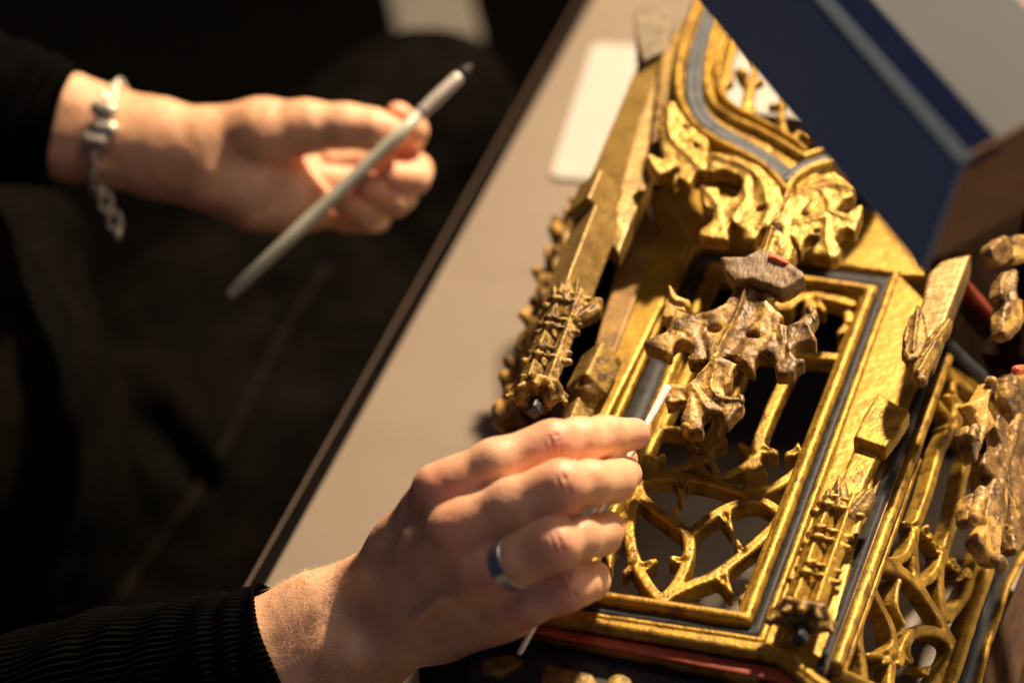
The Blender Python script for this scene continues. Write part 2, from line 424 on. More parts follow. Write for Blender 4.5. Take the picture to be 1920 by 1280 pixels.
rm = ngon('edge_rim', [(edge_x(-.9)-.0135, -.9, -.006), (edge_x(-.9)-.0109, -.9, -.006), (edge_x(1.6)-.0109, 1.6, -.006), (edge_x(1.6)-.0135, 1.6, -.006)], RIM, tb, (0, 0, -.02), .0012)
for x in (-.17, 1.0):
    for y in (-.75, 1.4): boxo('leg', (x, y, -.719), (x+.06, y+.06, -.026), TRIM, tb)

def sheet(name, pts, th, m, label, cat):
    p = [P(x, y, th+.0006) for x, y in pts]; o = ngon(name, p, m, None, (0, 0, -th), .0006)
    return tag(o, label, cat)
# paper lies under the upper end of the carving and shows through the open gable
pa = P(1112, 84, .001); pb = P(1030, 335, .001)
def rounded(pts, r, k=4):
    out = []
    for i in range(len(pts)):
        a, b, c = (np.asarray(pts[i-1], float), np.asarray(pts[i], float), np.asarray(pts[(i+1) % len(pts)], float))
        d1 = (a-b)/np.linalg.norm(a-b); d2 = (c-b)/np.linalg.norm(c-b); s, e = b+d1*r, b+d2*r
        for j in range(k+1): t = j/k; out.append((1-t)**2*s+2*t*(1-t)*b+t*t*e)
    return out
pd = (pb-pa); pr = np.array([.42, .03, 0])
pap = ngon('paper_sheet', [q+np.array([0, 0, .0015]) for q in rounded([pa, pb, pb+pr, pa+pr], .008)], PAPER, None, (0, 0, -.0012), 0)
tag(pap, 'blank cream white sheet with rounded corners lying under the upper end of the canopy', 'paper')

# ================================================================== the carved canopy
CN = empty('gilded_canopy', (0, .05, 0))
tag(CN, 'gilded Gothic wooden canopy with pierced tracery, lying on its back on the table', 'carving')
def mq(x, y, h=0.): q = MAIN.px(x, y, h); return np.array([q[0], q[1], H+h])

# ---- main tracery panel
T = Relief(MAIN, 0., .0085, .0006)
B = .0055
for pts, w in [
    ([(1240,1122),(1217,1098),(1190,1051),(1178,997),(1180,958),(1192,925),(1196,899)], B),
    ([(1240,1122),(1268,1094),(1289,1051),(1295,1015),(1283,989),(1237,958),(1207,934),(1192,905)], B),
    ([(1290,1000),(1334,962),(1381,940),(1416,932),(1445,942),(1470,965)], B),
    ([(1243,1120),(1290,1093),(1334,1080),(1381,1045),(1432,1003),(1470,962)], B*1.05),
    ([(1150,915),(1194,898),(1229,890),(1276,890),(1334,899),(1381,915),(1420,930)], B*1.05),
    ([(1410,928),(1451,911),(1490,885),(1520,850)], B),
    # right-hand mullion with its fan
    ([(1521,560),(1500,655),(1475,700),(1448,759),(1428,809),(1412,856),(1408,895),(1418,926)], B*1.1),
    ([(1418,850),(1395,873),(1360,890),(1330,893)], B*.85),
    ([(1414,856),(1432,880),(1430,905),(1420,928)], B*.7),
    # centre mullion with its fan
    ([(1424,560),(1400,655),(1385,711),(1355,770),(1330,830),(1310,858),(1309,875),(1328,893)], B*1.1),
    ([(1316,845),(1290,870),(1255,882),(1225,888)], B*.85),
    ([(1318,850),(1338,868),(1345,885)], B*.6),
    # left-hand mullion
    ([(1330,600),(1300,670),(1258,760),(1222,820),(1208,850),(1212,880),(1228,889)], B),
    ([(1240,800),(1262,800),(1285,805)], B*.7),
    # arcs left of the lower point, mostly behind the fingers
    ([(1178,958),(1140,985),(1112,1040)], B*.9), ([(1196,915),(1160,935),(1130,985)], B*.9),
    # transom and heads of the lights
    ([(1290,640),(1400,652),(1480,660),(1585,668)], B*1.15),
    ([(1474,612),(1470,585),(1485,560),(1515,550),(1560,556),(1595,566)], B*1.1),
    ([(1470,600),(1478,630),(1500,655)], B), ([(1400,590),(1420,560),(1455,560),(1474,590)], B),
    ([(1590,585),(1597,612),(1580,655)], B*.9),
]: T.line(pts, w)
# cusps: little forked buds
def cusp(R, x, y, tx, ty, s=1.):
    """pointed bud growing out of a bar, concave sides, a hollow in its middle"""
    a = np.array([x, y], float); t = np.array([tx, ty], float); d = t-a; L = np.linalg.norm(d); d /= L; p = np.array([-d[1], d[0]])
    R.poly([a-p*L*.55-d*3, a+d*L*.35-p*L*.22, t-d*L*.22-p*6*s, t-p*4*s+d*3, t+p*4*s+d*3, t-d*L*.22+p*6*s, a+d*L*.35+p*L*.22, a+p*L*.55-d*3], 1, .0008)
    m_ = a+d*L*.30; R.ridge([m_-d*2, m_+d*4], .0016, -.0022, 0)
for c in [(1330,830,1360,822), (1322,838,1290,814), (1412,850,1387,830), (1424,835,1456,846), (1500,838,1474,850), (1278,893,1276,928),
          (1262,968,1268,945), (1357,955,1372,990), (1394,1036,1381,1010), (1352,1072,1370,1106), (1286,1046,1258,1044), (1196,1062,1230,1048),
          (1184,1050,1170,1070), (1405,1100,1389,1120), (1140,1010,1143,1060), (1520,552,1545,578), (1595,600,1572,622), (1222,862,1246,852)]:
    cusp(T, *c)
T.build('tracery_panel', GOLD, CN, chamf=.0009, cslope=1., edge=.0005, amps=((.00014,350.),(.00012,110.)))

# ---- window frame: beads, painted groove, flat margin
inner = [(1347,520), (1614,556), (1383,1145), (1105,1104)]
bead2 = [(1330,489), (1646,539), (1410,1172), (1076,1120)]
grv = [(1311,477), (1668,521), (1420,1192), (1006,1130)]
def ring(pts, h): return [mq(x, y, h) for x, y in pts]
def lerp(a, b, t): return [tuple(np.array(p)*(1-t)+np.array(q)*t) for p, q in zip(a, b)]
Z3 = (0, 0, 1)
def flatring(name, A, Bq, ha, hb, m, th=.004, jit=.0003):
    """a band between two four-sided outlines, split along its length so that it can be uneven"""
    V, Fc = [], []; K = 60
    for i in range(4):
        for k in range(K):
            t = k/K
            a = mq(*(np.array(A[i])*(1-t)+np.array(A[(i+1) % 4])*t), ha); b = mq(*(np.array(Bq[i])*(1-t)+np.array(Bq[(i+1) % 4])*t), hb)
            j = jit*fbm(np.array([a, b]), 60.); a = a+[0, 0, j[0]]; b = b+[0, 0, j[1]]
            mid = (a+b)/2-[0, 0, 0]
            V += [a, mid, b, b-[0, 0, th], a-[0, 0, th]]
    R = 4*K
    for i in range(R):
        for k in range(5): Fc.append((i*5+k, i*5+(k+1) % 5, ((i+1) % R)*5+(k+1) % 5, ((i+1) % R)*5+k))
    return fixn(new_obj(name, V, Fc, m, CN))
flatring('inner_frame', inner, lerp(inner, bead2, .55), .0004, .0012, GOLD, .007)
sweep(ring(lerp(inner, bead2, .60), .0018), Z3, halfround(.0056, .0030, .006), GOLD, 'frame_bead', CN, True)
flatring('painted_groove', bead2, grv, -.0008, .0004, BLACKP, .004)
og = [(1296,452), (1688,508), (1432,1210), (985,1145)]
sweep(ring(lerp(grv, og, .62), .0010), Z3, halfround(.0040, .0022, .006), GOLD, 'frame_bead', CN, True)
# flat gilded margin beyond the groove (right strip, left splayed wall, head wall)
def slab(name, pts, h, m, th=.006, hf=None, rel=(), edge=.001, amps=((.00008, 300.), (.00018, 40.)), sm=0, res=.0009, fr=MAIN, parent=None):
    R = Relief(fr, h, th, res); R.poly(pts, sm, .0005)
    for r in rel: R.ridge(*r)
    return R.build(name, m, parent or CN, edge=edge, amps=amps, hf=hf)
slab('side_margin', [(1672,500),(1772,600),(1703,765),(1650,850),(1545,1255),(1475,1232),(1426,1206),(1560,860)], .0006, SMOOTHG)
slab('head_wall', [(1250,330),(1690,395),(1735,515),(1672,513),(1300,462),(1200,470)], .0006, SMOOTHG)

# ---- base mouldings at the near end, stepping down
def path(pts, h): return [mq(x, y, h) for x, y in pts]
sweep(path([(930,1130),(1440,1209),(1478,1228),(1560,1300)], .0015), Z3, [(-.0055,-.003),(-.0055,.000),(-.0035,.0012),(.0005,.0008),(.002,-.0005),(.004,-.001),(.004,-.003)], GOLD, 'base_moulding', CN)
def rod(name, a, b, h, w, hh, m, base=.01, mid=()):
    return sweep(path([a, *mid, b], h), Z3, halfround(w, hh, base), m, name, CN)
rod('base_moulding', (925,1141), (1600,1335), .0005, .0062, .0036, GOLD, .0015, ((1470,1233),))
rod('base_moulding', (925,1160), (1470,1247), -.0035, .004, .001, BLACKP, .002)
rod('red_fillet', (930,1160), (1600,1370), -.0035, .0080, .0010, RED, .0015, ((1466,1266),))
rod('base_moulding', (905,1166), (1425,1274), -.006, .0055, .0028, GOLD, .003, ((1200,1222),))
slab('base_board', [(880,1122),(1440,1215),(1510,1250),(1640,1400),(880,1330)], -.013, BLACKP, .02)
K1 = Relief(MAIN, -.008, .012, .0007)
K1.poly([(1015,1245),(1030,1240),(1110,1258),(1122,1275),(1118,1300),(1012,1300)], 1); K1.poly([(1135,1262),(1170,1256),(1190,1275),(1182,1310),(1128,1310)], 2)
K1.build('broken_moulding', GOLDW, CN, dome=.002)
K2 = Relief(MAIN, -.009, .010, .0007); K2.poly([(900,1230),(960,1222),(985,1236),(940,1262),(905,1262)], 1); K2.build('broken_moulding', GOLDW, CN, dome=.001)

# ---- piers
def R3(ax, bx, cx): return np.stack([ax, bx, cx])
I3 = np.eye(3); D45 = np.array([[.7071, 0, .7071], [0, 1, 0], [-.7071, 0, .7071]])
def boxf(Fd, a, b, w, hgt, R=None, r=.0012, **k):
    """a squared shaft from a to b"""
    a, b = np.asarray(a), np.asarray(b); y = b-a; L = np.linalg.norm(y); y = y/L
    x = np.cross(y, (0, 0, 1.)); x /= np.linalg.norm(x); z = np.cross(x, y)
    Rm = np.stack([x, y, z])
    if R is not None: Rm = R@Rm
    Fd.box((a+b)/2, (w/2, L/2, hgt/2), Rm, r, **k)
AMP = ((.00012, 320.), (.00015, 60.))
# inner piers, either side of the window: splayed wall, set-off block, lower shaft
def prism(name, pts_top, h, m, th, ridge=None, amp=.0, parent=CN, w=.006, edge=.0014, roof=None):
    R = Relief(MAIN, h, th, .0007); R.poly(pts_top, 0, .0005)
    if ridge: R.ridge(ridge, w, amp, 0)
    return R.build(name, m, parent, edge=edge, amps=AMP, roof=roof)
slab('splayed_wall', [(1212,362),(1240,350),(1300,452),(1040,985),(985,1145),(925,1135),(1075,760),(1150,662),(1235,443)], .003, SMOOTHG, .012, sm=0)
# chamfered inner jamb seen through the slot
Pj = [mq(1190,372,.006), mq(1236,443,.006), mq(1150,665,.006), mq(1112,660,.006)]
ngon('jamb', Pj, JAMB, CN, (0, 0, -.012), .001)
IP = empty('pier', (0, 0, H)); IP.parent = CN; IP['_o'] = (0, 0, H)
IP.location = (0, -.05, H); IP['_o'] = [0, 0, H]
def pierobj(o): return o
f = Field(.0007)                                    # left set-off block + lower shaft
a, b = mq(1130,672,.010), mq(1098,735,.010)
boxf(f, a, b, .015, .016, D45, .0015); f.cap(a, b, .0065, .0065, .002)
boxf(f, mq(1100,730,.004), mq(1010,960,.004), .011, .012, D45, .001)
f.mesh('pier', GOLDW, CN, AMP)
prism('pier', [(1646,733),(1706,772),(1684,808),(1660,838),(1600,818),(1618,780)], .0125, GOLD, .0085, edge=.0016)
prism('pier', [(1612,815),(1652,838),(1596,965),(1556,950)], .007, GOLD, .010, edge=.0014)
prism('pier', [(1598,855),(1628,868),(1500,1210),(1462,1196)], .004, GOLD, .008, edge=.0012)

def pinnacle(name, base, tip, L0, m, leafm, fr_w=1., broken=False, blue=True):
    """thorny pinnacle: squared shafts with knobs, three pointed leaves at the wide end, flared base at the other"""
    base, tip = np.asarray(base), np.asarray(tip); y = tip-base; L = np.linalg.norm(y); y /= L
    x = np.cross(y, (0, 0, 1.)); x /= np.linalg.norm(x); z = np.cross(x, y)
    at = lambda s, a, h: base+y*s*L+x*a+z*h
    if not broken:
        f = Field(.0006)
        for a, h, w in ((-.0046, .0015, .0076), (.0040, .0030, .0060)):
            Rm = np.stack([x, y, z]); f.box((at(.12, a, h)+at(.80, a*1.25, h))/2, (w/2, L*.36, w/2), D45@Rm, .0008)
        for q, (s, sc) in enumerate(((.26, 1.), (.33, .9), (.49, 1.), (.555, .95), (.70, 1.05), (.77, .9))):
            for a, h, r in ((-.0088, .002, .0021), (-.0040, .0066, .0024), (.0015, .0060, .0016), (.0085, .0035, .0021)):
                a += .0006*math.sin(5*q+a*900); c = at(s, a*sc, h*sc)
                f.cap(c-x*.0012, c+x*.0012+y*.0006, r*sc, r*.8*sc, .0007)
        f.mesh(name, m, CN, ((.00025, 300.), (.0003, 120.)))
        f = Field(.0006)
        ring_ = [(-.012,.001), (-.0065,.0065), (.0005,.0085), (.0075,.0065), (.0125,.0005)]
        for i in range(4): f.cap(at(.05+.02*(i % 2), *ring_[i]), at(.07-.02*(i % 2), *ring_[i+1]), .0022, .0022, .001)
        for a, h in ring_: f.cap(at(.06, a*.75, h*.75), at(.0, a*1.12, h*1.1), .0022, .0014, .002)
        f.cap(at(.02, -.006, 0), at(.10, .0, .001), .004, .004, .003); f.cap(at(.03, .006, 0), at(.12, .0, .001), .004, .003, .003)
        f.mesh('corbel', leafm, CN, ((.0005, 250.), (.0006, 90.)))
        if blue:
            f = Field(.0006); f.box(at(-.03, .001, -.001), (.0030, .0048, .0030), D45@np.stack([x, y, z]), .001)
            f.mesh('boss', DBLUE, CN, ((.0005, 200.),))
    f = Field(.0006)
    if not broken: return
    s0 = .0
    for a0, h0, a1, h1, e in ((-.004, .004, -.0115, .003, .20), (0, .006, -.0005, .008, .34), (.004, .004, .0135, .002, .22), (-.001, .002, .004, .002, .28)):
        c0, c1 = at(s0, a0, h0), at(s0+e*(1 if not broken else L0), a1, h1); mid = (c0+c1)/2+z*.0006+x*(a1-a0)*.25
        f.chain([(c0, .0020), (mid, .0038), (c1, .0013)], .0012)
        f.cap(c0*.7+mid*.3+z*.003, c1*.8+mid*.2+z*.0012, .0009, .0007, .0008)
    if broken:
        f.cap(at(-.12, .0, .001), at(.2, .001, .002), .0055, .0045, .003); f.cap(at(-.3, .004, -.001), at(-.1, .003, .001), .0042, .005, .003)
        f.cap(at(-.25, .001, .004), at(.0, .002, .005), .0016, .0012, .001)
        for a in (-.005, 0, .005): f.cap(at(.02, a, .005), at(.08, a*1.1, .006), .002, .0016, .001)
    f.mesh('leaf', leafm, CN, ((.0004, 250.), (.0005, 90.)))
pinnacle('pinnacle', mq(1500,1176,.012), mq(1600,893,.012), 1, GOLD, GOLDW)
# right outer pier with its broken pinnacle
prism('pier', [(1740,512),(1764,488),(1822,474),(1780,585),(1752,660),(1712,650),(1724,580)], .034, OCHRE, .014, edge=.0016)
def leafs(polys, h, m, name='leaf', th=.006):
    for k, (p, rg) in enumerate(polys):
        R = Relief(MAIN, h+.0006*k, th, .0006); R.poly(p, 1, .0006)
        for q in rg: R.ridge(q, .0012, .0016)
        R.build(name, m, CN, chamf=.0016, cslope=.7, edge=.0009, amps=((.0003,300.),(.0004,110.)))
leafs([([(1722,568),(1735,588),(1741,630),(1728,668),(1700,674),(1690,655),(1696,612),(1708,588)], [[(1721,575),(1712,660)]]),
       ([(1787,595),(1780,614),(1756,642),(1740,668),(1726,684),(1718,668),(1738,628),(1765,602)], [[(1780,603),(1728,672)]]),
       ([(1712,676),(1740,648),(1768,624),(1762,650),(1742,688),(1738,706),(1720,709),(1710,694)], [[(1755,640),(1722,698)]]),
       ([(1702,592),(1712,580),(1708,620),(1698,650),(1692,630)], [])], .042, GOLDW)
leafs([([(1572,886),(1588,898),(1594,930),(1586,962),(1570,967),(1546,948),(1558,910)], [[(1572,892),(1572,955)]]),
       ([(1630,910),(1642,925),(1632,946),(1604,966),(1584,974),(1590,940),(1608,918)], [[(1634,918),(1592,965)]]),
       ([(1545,918),(1557,906),(1562,945),(1548,965),(1540,945)], [])], .0175, GOLDW)
# left outer pier
prism('pier', [(1196,112),(1248,95),(1238,240),(1216,338),(1160,462),(1128,428),(1092,352)], .040, OCHRE, .014, None, roof=([(1243,105),(1195,240),(1150,405)], .18))
leafs([([(1035,533),(1050,540),(1056,572),(1046,604),(1034,592),(1030,560)], [[(1038,540),(1046,595)]]), ([(1087,510),(1099,545),(1096,585),(1072,602),(1048,584),(1062,548)], [[(1086,517),(1072,595)]]), ([(1132,553),(1128,576),(1106,592),(1068,607),(1084,580),(1112,552)], [[(1125,562),(1080,600)]]), ([(1044,524),(1072,520),(1078,545),(1060,565),(1046,550)], [])], .047, GOLDW)
f = Field(.0007)
boxf(f, mq(1126,400,.038), mq(1050,600,.036), .017, .017, D45, .001)
boxf(f, mq(1128,352,.042), mq(1104,408,.042), .017, .017, D45, .0015)
f.mesh('pier', OCHRE, CN, AMP)
prism('broken_end', [(1190,18),(1235,2),(1262,30),(1252,92),(1206,112),(1192,72)], .045, GREYW, .018)
pinnacle('pinnacle', mq(1003,752,.042), mq(1088,518,.042), 1, GOLDW, GOLDW)
# rear buttress of the left facet, seen in silhouette
UL = np.array([-.5, 0, -.866]); NL = np.array([-.866, 0, .5])
EL = mq(1170, 600, 0.)*[1, 0, 1]
a = P(1082, 430, .085); b = P(962, 800, .085)
f = Field(.0010)
boxf(f, a, b, .014, .014, D45, .001); boxf(f, a+[.012, 0, .012], b+[.012, 0, .012], .012, .012, D45, .001)
for q in range(15):
    c = a+(b-a)*(q+.5+.35*math.sin(q*3.7))/15; r_ = .0048+.0022*math.sin(q*2.3); w_ = .6+.5*math.sin(q*1.7+1)
    f.cap(c+[-.005, 0, .004], c+[-.005-.007*w_, .004, .006], r_, r_*.6, .004); f.cap(c+[0, .006, .009], c+[-.003, .010, .009+.007*w_], r_*.9, r_*.6, .004)
f.mesh('rear_pier', BROWN, CN, ((.0006, 150.),))
wx = float(((a+b)/2)[0]); y0_, y1_ = -.11, .30              # side wall of the left facet, painted shade-dark, carrying the rear pier
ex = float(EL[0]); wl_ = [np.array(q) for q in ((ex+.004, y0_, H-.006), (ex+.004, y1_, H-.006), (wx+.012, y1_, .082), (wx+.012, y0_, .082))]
ngon('side_wall', wl_, SHADEW, CN, (0, 0, -.006), .001)
ngon('side_wall', [(wx+.018, y0_, .076), (wx+.018, y1_, .076), (wx+.018, y1_, .001), (wx+.018, y0_, .001)], SHADEW, CN, (.006, 0, 0), .001)
# ---- ogee gable over the window (the carving lies upside down: its point hangs towards us)
OZ = .050
outer = [(1322,-30),(1300,30),(1278,95),(1268,155),(1278,205),(1305,245),(1352,274),(1405,298),(1445,325),(1474,362)]
gro = [(1338,5),(1318,55),(1303,110),(1298,165),(1308,208),(1338,240),(1390,268),(1438,295),(1482,332)]
inn1 = [(1350,30),(1334,80),(1324,130),(1324,172),(1340,205),(1375,228),(1430,252),(1475,278),(1505,298)]
inn2 = [(1375,50),(1352,95),(1344,145),(1352,185),(1385,212),(1435,236),(1480,260),(1512,288)]
rt = [(1474,362),(1492,335),(1520,318),(1560,308),(1610,292),(1655,250),(1690,180),(1710,90)]
rt2 = [(1484,333),(1505,312),(1545,300),(1600,280),(1638,240),(1668,170),(1690,90)]
rt3 = [(1505,298),(1540,286),(1590,262),(1622,220),(1645,150),(1665,70)]
def bandz(pts, h): return [mq(x, y, h) for x, y in smooth_line(pts, 2)]
G = empty('gable_anchor', (0, 0, 0)); bpy.data.objects.remove(G)
gb = Relief(MAIN, OZ-.002, .010, .0008)
gb.line(gro, .024, .020, 2); gb.line(rt2, .020, .022, 2)
gable = gb.build('ogee_gable', GOLD, CN, edge=.001)
for pts, w, h in ((outer, .0050, .0034), (inn1, .0050, .0032), (inn2, .0040, .0030), (rt, .0050, .0034), (rt3, .0045, .003)):
    o = sweep(bandz(pts, OZ-.001), Z3, halfround(w, h, .007), GOLD, 'arch_moulding', CN)
for pts in (gro, rt2): sweep(bandz(pts, OZ+.0002), Z3, [(-.0042,-.003),(-.0042,.0),(-.002,-.0006),(.002,-.0006),(.0042,.0),(.0042,-.003)], BLUEP, 'painted_groove', CN)
# openwork cusps within the gable
c = Relief(MAIN, OZ-.003, .006, .0007)
c.line([(1385,48),(1362,120),(1370,150),(1358,148)], .0055, .0035).line([(1362,120),(1350,180)], .005)
c.line([(1392,218),(1402,180),(1408,160),(1392,138)], .0062, .0052).line([(1402,180),(1414,205),(1400,212)], .0045, .003).cut(1412,120,.0001)
c.line([(1408,160),(1420,110),(1400,70),(1385,40)], .0045).line([(1478,262),(1462,220),(1468,190),(1445,192)], .0055, .003).line([(1468,190),(1480,160),(1450,100),(1400,30)], .0045)
c.line([(1500,285),(1486,262),(1496,240),(1515,250)], .005, .003).line([(1370,220),(1440,240),(1500,285)], .006)
c.line([(1415,150),(1426,145)], .004)
c.build('cusping', GOLD, CN, dome=.002, domew=.003)
f = Field(.0006)
f.cap(mq(1390,140,OZ-.001), mq(1392,138,OZ+.0005), .0038, .003, .001); f.mesh('knob', PALEGOLD, CN, ((.0003,200.),))
slab('gable_backing', [(1238,100),(1300,10),(1285,90),(1272,160),(1285,220),(1330,262),(1400,298),(1455,338),(1440,380),(1345,345),(1255,330),(1215,300),(1225,220)], OZ-.006, GOLDW, .006, sm=1)

# ---- crocket foliage hanging from the arch
def tframe(px, py, z, deg):
    t = math.radians(deg); o = P(px, py, H+z); return Frame(o, (1, 0, 0), (0, math.cos(t), math.sin(t)), (0, -math.sin(t), math.cos(t)))
FF = tframe(1430, 500, .062, 13)          # the finial leans towards the panel, its face turned to us
FG = tframe(1440, 330, .055, 8)          # crockets under the arch
def foliage(name, polys, holes, ridges, h, m, th=.008, dome=.0005, domew=.003, hf=None, tilt=None, amps=((.0003,280.),(.0004,90.)), lines=(), fr=None):
    R = Relief(fr or FG, h, th, .0006)
    for p in polys: R.poly(p, 0 if fr is FF else 1, .0006)
    for p, w, w2 in lines: R.line(p, w, w2, 2, .002)
    for x in holes: R.cut(*x)
    for k_, r in enumerate(ridges): R.ridge(r[0], r[1]*.8, r[2]*(.6 if k_ == 0 else .4))
    return R.build(name, m, CN, dome=dome, domew=domew, amps=amps, tilt=tilt, edge=.0006, hf=hf, chamf=.0008, cslope=.7)
LZ = 0.
foliage('crocket', [[(1240,200),(1262,185),(1290,230),(1330,262),(1325,285),(1345,300),(1330,322),(1305,318),(1292,345),(1272,330),(1262,345),(1262,318),(1228,330),(1208,290),(1222,286),(1244,300),(1238,262),(1232,235)]],
        [(1284,236,.0016,.0012), (1266,318,.0022,.0020), (1306,272,.0015,.0009)],
        [([(1255,205),(1252,250),(1275,280),(1300,300)], .0022, .0022), ([(1300,262),(1330,285)], .0018, .0022), ([(1216,292),(1232,322)], .002, .003), ([(1240,262),(1285,262)], .002, -.002), ([(1290,300),(1315,310)], .002, .0018)],
        LZ, PALEGOLD)
foliage('crocket', [[(1330,282),(1380,290),(1430,312),(1460,345),(1474,385),(1455,430),(1430,425),(1415,448),(1392,448),(1396,432),(1372,415),(1364,430),(1366,450),(1345,446),(1312,442),(1312,428),(1336,412),(1335,392),(1318,385),(1314,360),(1312,345),(1345,350),(1352,366),(1378,368),(1395,345),(1388,328),(1355,316),(1330,322),(1322,300)]],
        [(1426,390,.0022,.0016), (1376,424,.0015,.0012)],
        [([(1345,295),(1400,312),(1432,345),(1440,385)], .003, .0030), ([(1395,345),(1402,375),(1378,400),(1372,430)], .002, .0024), ([(1325,355),(1342,378),(1350,410)], .002, .0022), ([(1410,330),(1412,380)], .0018, -.002), ([(1440,400),(1425,430)], .002, .002)],
        LZ+.001, PALEGOLD)
foliage('crocket', [[(1478,385),(1492,352),(1520,330),(1565,320),(1590,335),(1606,350),(1600,368),(1582,372),(1572,384),(1570,396),(1590,398),(1606,384),(1618,380),(1616,402),(1604,435),(1586,426),(1572,432),(1566,445),(1580,465),(1572,480),(1556,484),(1548,478),(1522,474),(1524,462),(1538,444),(1522,438),(1508,446),(1502,470),(1496,462),(1488,445),(1468,440),(1462,410)]],
        [(1508,400,.0022,.0013), (1530,432,.0012)],
        [([(1495,360),(1530,352),(1560,345),(1595,352)], .003, .0028), ([(1490,420),(1535,412),(1560,395),(1545,360)], .002, .0026), ([(1550,410),(1548,445),(1555,478)], .002, .0026), ([(1560,400),(1595,412)], .002, .0024), ([(1515,375),(1500,395)], .002, -.0022)],
        LZ+.001, PALEGOLD)
# stem with a sharp rib
foliage('stem', [[(1474,352),(1488,345),(1490,400),(1482,445),(1496,470),(1478,500),(1420,490),(1415,462),(1440,450),(1458,405)]], [], [([(1480,352),(1462,400),(1440,440),(1428,470)], .0014, .0045)], LZ+.002, PALEGOLD, dome=.0015)
foliage('stem', [[(1440,425),(1462,430),(1490,462),(1470,520),(1412,512),(1418,470)]], [], [([(1448,430),(1428,490)], .0014, .0045)], -.003, PALEGOLD, fr=FF)
# crocket low on the left of the right-hand arch is hidden behind the blue box

# ---- finial: cap, cross of leaves, tip
FZ = .055
def fq(x, y, h=0.): q = FF.px(x, y, h); return FF.w(np.array([q[0], q[1], h]))
foliage('finial_cap', [[(1351,483),(1372,481),(1398,482),(1418,466),(1436,463),(1458,472),(1486,492),(1508,511),(1509,520),(1488,532),(1464,543),(1445,534),(1408,522),(1376,525),(1360,508)]], [], [([(1360,488),(1420,478),(1470,492),(1503,515)], .004, .0012)], +.006, CAPW, th=.006, fr=FF, amps=((.0002,300.),(.0004,80.)))
foliage('finial_cap', [[(1353,488),(1362,512),(1376,532),(1408,527),(1440,540),(1464,551),(1480,546),(1508,526),(1500,508),(1400,500)]], [], [], +.002, BROWN, th=.007, dome=.002, domew=.006, fr=FF)
f = Field(.0006); f.cap(fq(1447,484,.0062), fq(1474,494,.0062), .0019, .0015, .001); f.mesh('paint_chip', REDFLAKE, CN, ((.0005, 300.),))
def cv(L): return [(1190+.2422*a, 510+.2422*b) for a, b in L]
cross = cv([(770,80),(745,170),(690,240),(600,290),(500,308),(420,305),(320,280),(295,330),(265,400),(235,455),(185,475),(100,510),(70,530),(75,560),(170,588),(262,632),(285,625),(295,570),(325,535),(375,520),(425,545),(455,575),(450,620),(415,655),(412,680),(445,690),(510,680),(570,655),(606,650),(640,690),(700,655),(720,640),(780,660),(840,690),(885,735),(918,765),(932,730),(930,675),(960,632),(1010,615),(1065,635),(1092,680),(1085,735),(1105,780),(1180,784),(1235,765),(1250,722),(1318,690),(1312,662),(1250,655),(1215,612),(1230,570),(1290,535),(1350,528),(1398,545),(1406,515),(1375,440),(1388,380),(1420,320),(1405,280),(1350,275),(1330,310),(1285,345),(1240,385),(1180,408),(1115,390),(1150,330),(1105,295),(1085,250),(1080,170),(1090,110),(1060,90)])
def cp(a, b): return (1190+.2422*a, 510+.2422*b)
def lump(c, r, amp):
    return (np.array(FF.px(*c, 0.)), r*.8, amp)
LUMPS = [lump(cp(240,540),.0040,.0022), lump(cp(400,400),.0045,.0026), lump(cp(1100,500),.006,.003), lump(cp(1360,430),.0035,.003), lump(cp(1180,720),.0045,.003), lump(cp(470,640),.003,.0025), lump(cp(880,620),.004,.0024), lump(cp(1120,350),.004,.003), lump(cp(540,190),.004,-.0016)]
def lumps(X, Y):
    r = 0
    for c_, s_, a_ in LUMPS: r = r+a_*.18*np.exp(-((X-c_[0])**2+(Y-c_[1])**2)/s_**2)
    return r
foliage('finial', [cross], [(*cp(615,432), .0030, .0019, .1), (*cp(912,482), .0032, .0017, -.25)],
        [([cp(880,70),cp(800,330),cp(700,520),cp(620,660)], .0014, .0042), ([cp(1060,90),cp(1000,250),cp(1010,380),cp(900,560),cp(800,640)], .0035, .002),
         ([cp(750,200),cp(600,330),cp(480,330),cp(330,400)], .003, .0018), ([cp(520,340),cp(490,450),cp(540,560),cp(560,640)], .0022, -.0022),
         ([cp(980,300),cp(870,420),cp(760,600)], .003, -.0022), ([cp(1130,420),cp(1150,520),cp(1200,600)], .0016, .002),
         ([cp(1170,430),cp(1170,640),cp(1120,700)], .0014, -.0018), ([cp(250,470),cp(330,440),cp(420,500)], .0014, -.0014), ([cp(1230,400),cp(1330,400),cp(1380,500)], .002, .0022),
         ([cp(1020,520),cp(1080,440),cp(1110,560)], .0012, -.0016), ([cp(950,640),cp(1040,560)], .0014, .0018)],
        0., BROWN, th=.0085, fr=FF, hf=lumps, amps=((.0002,320.),(.0003,120.)))
foliage('leaf_tip', [cv([(255,108),(280,108),(335,180),(425,205),(420,250),(388,272),(400,300),(320,295),(300,345),(240,360),(205,335),(232,250),(260,200)])], [],
        [([cp(268,115),cp(300,230),cp(380,240)], .0014, .0024)], -.001, BROWN, th=.0075, fr=FF)
tipp = cv([(600,680),(570,730),(480,795),(470,830),(420,855),(330,855),(250,840),(212,868),(215,905),(240,960),(245,1010),(320,1000),(385,985),(390,1040),(345,1120),(372,1150),(368,1190),(420,1218),(522,1220),(532,1170),(520,1120),(540,1080),(600,1068),(660,1080),(690,1112),(690,1150),(720,1150),(760,1100),(838,1030),(846,985),(828,928),(790,945),(730,945),(700,925),(690,880),(745,845),(765,750),(800,700),(740,660),(660,650)])
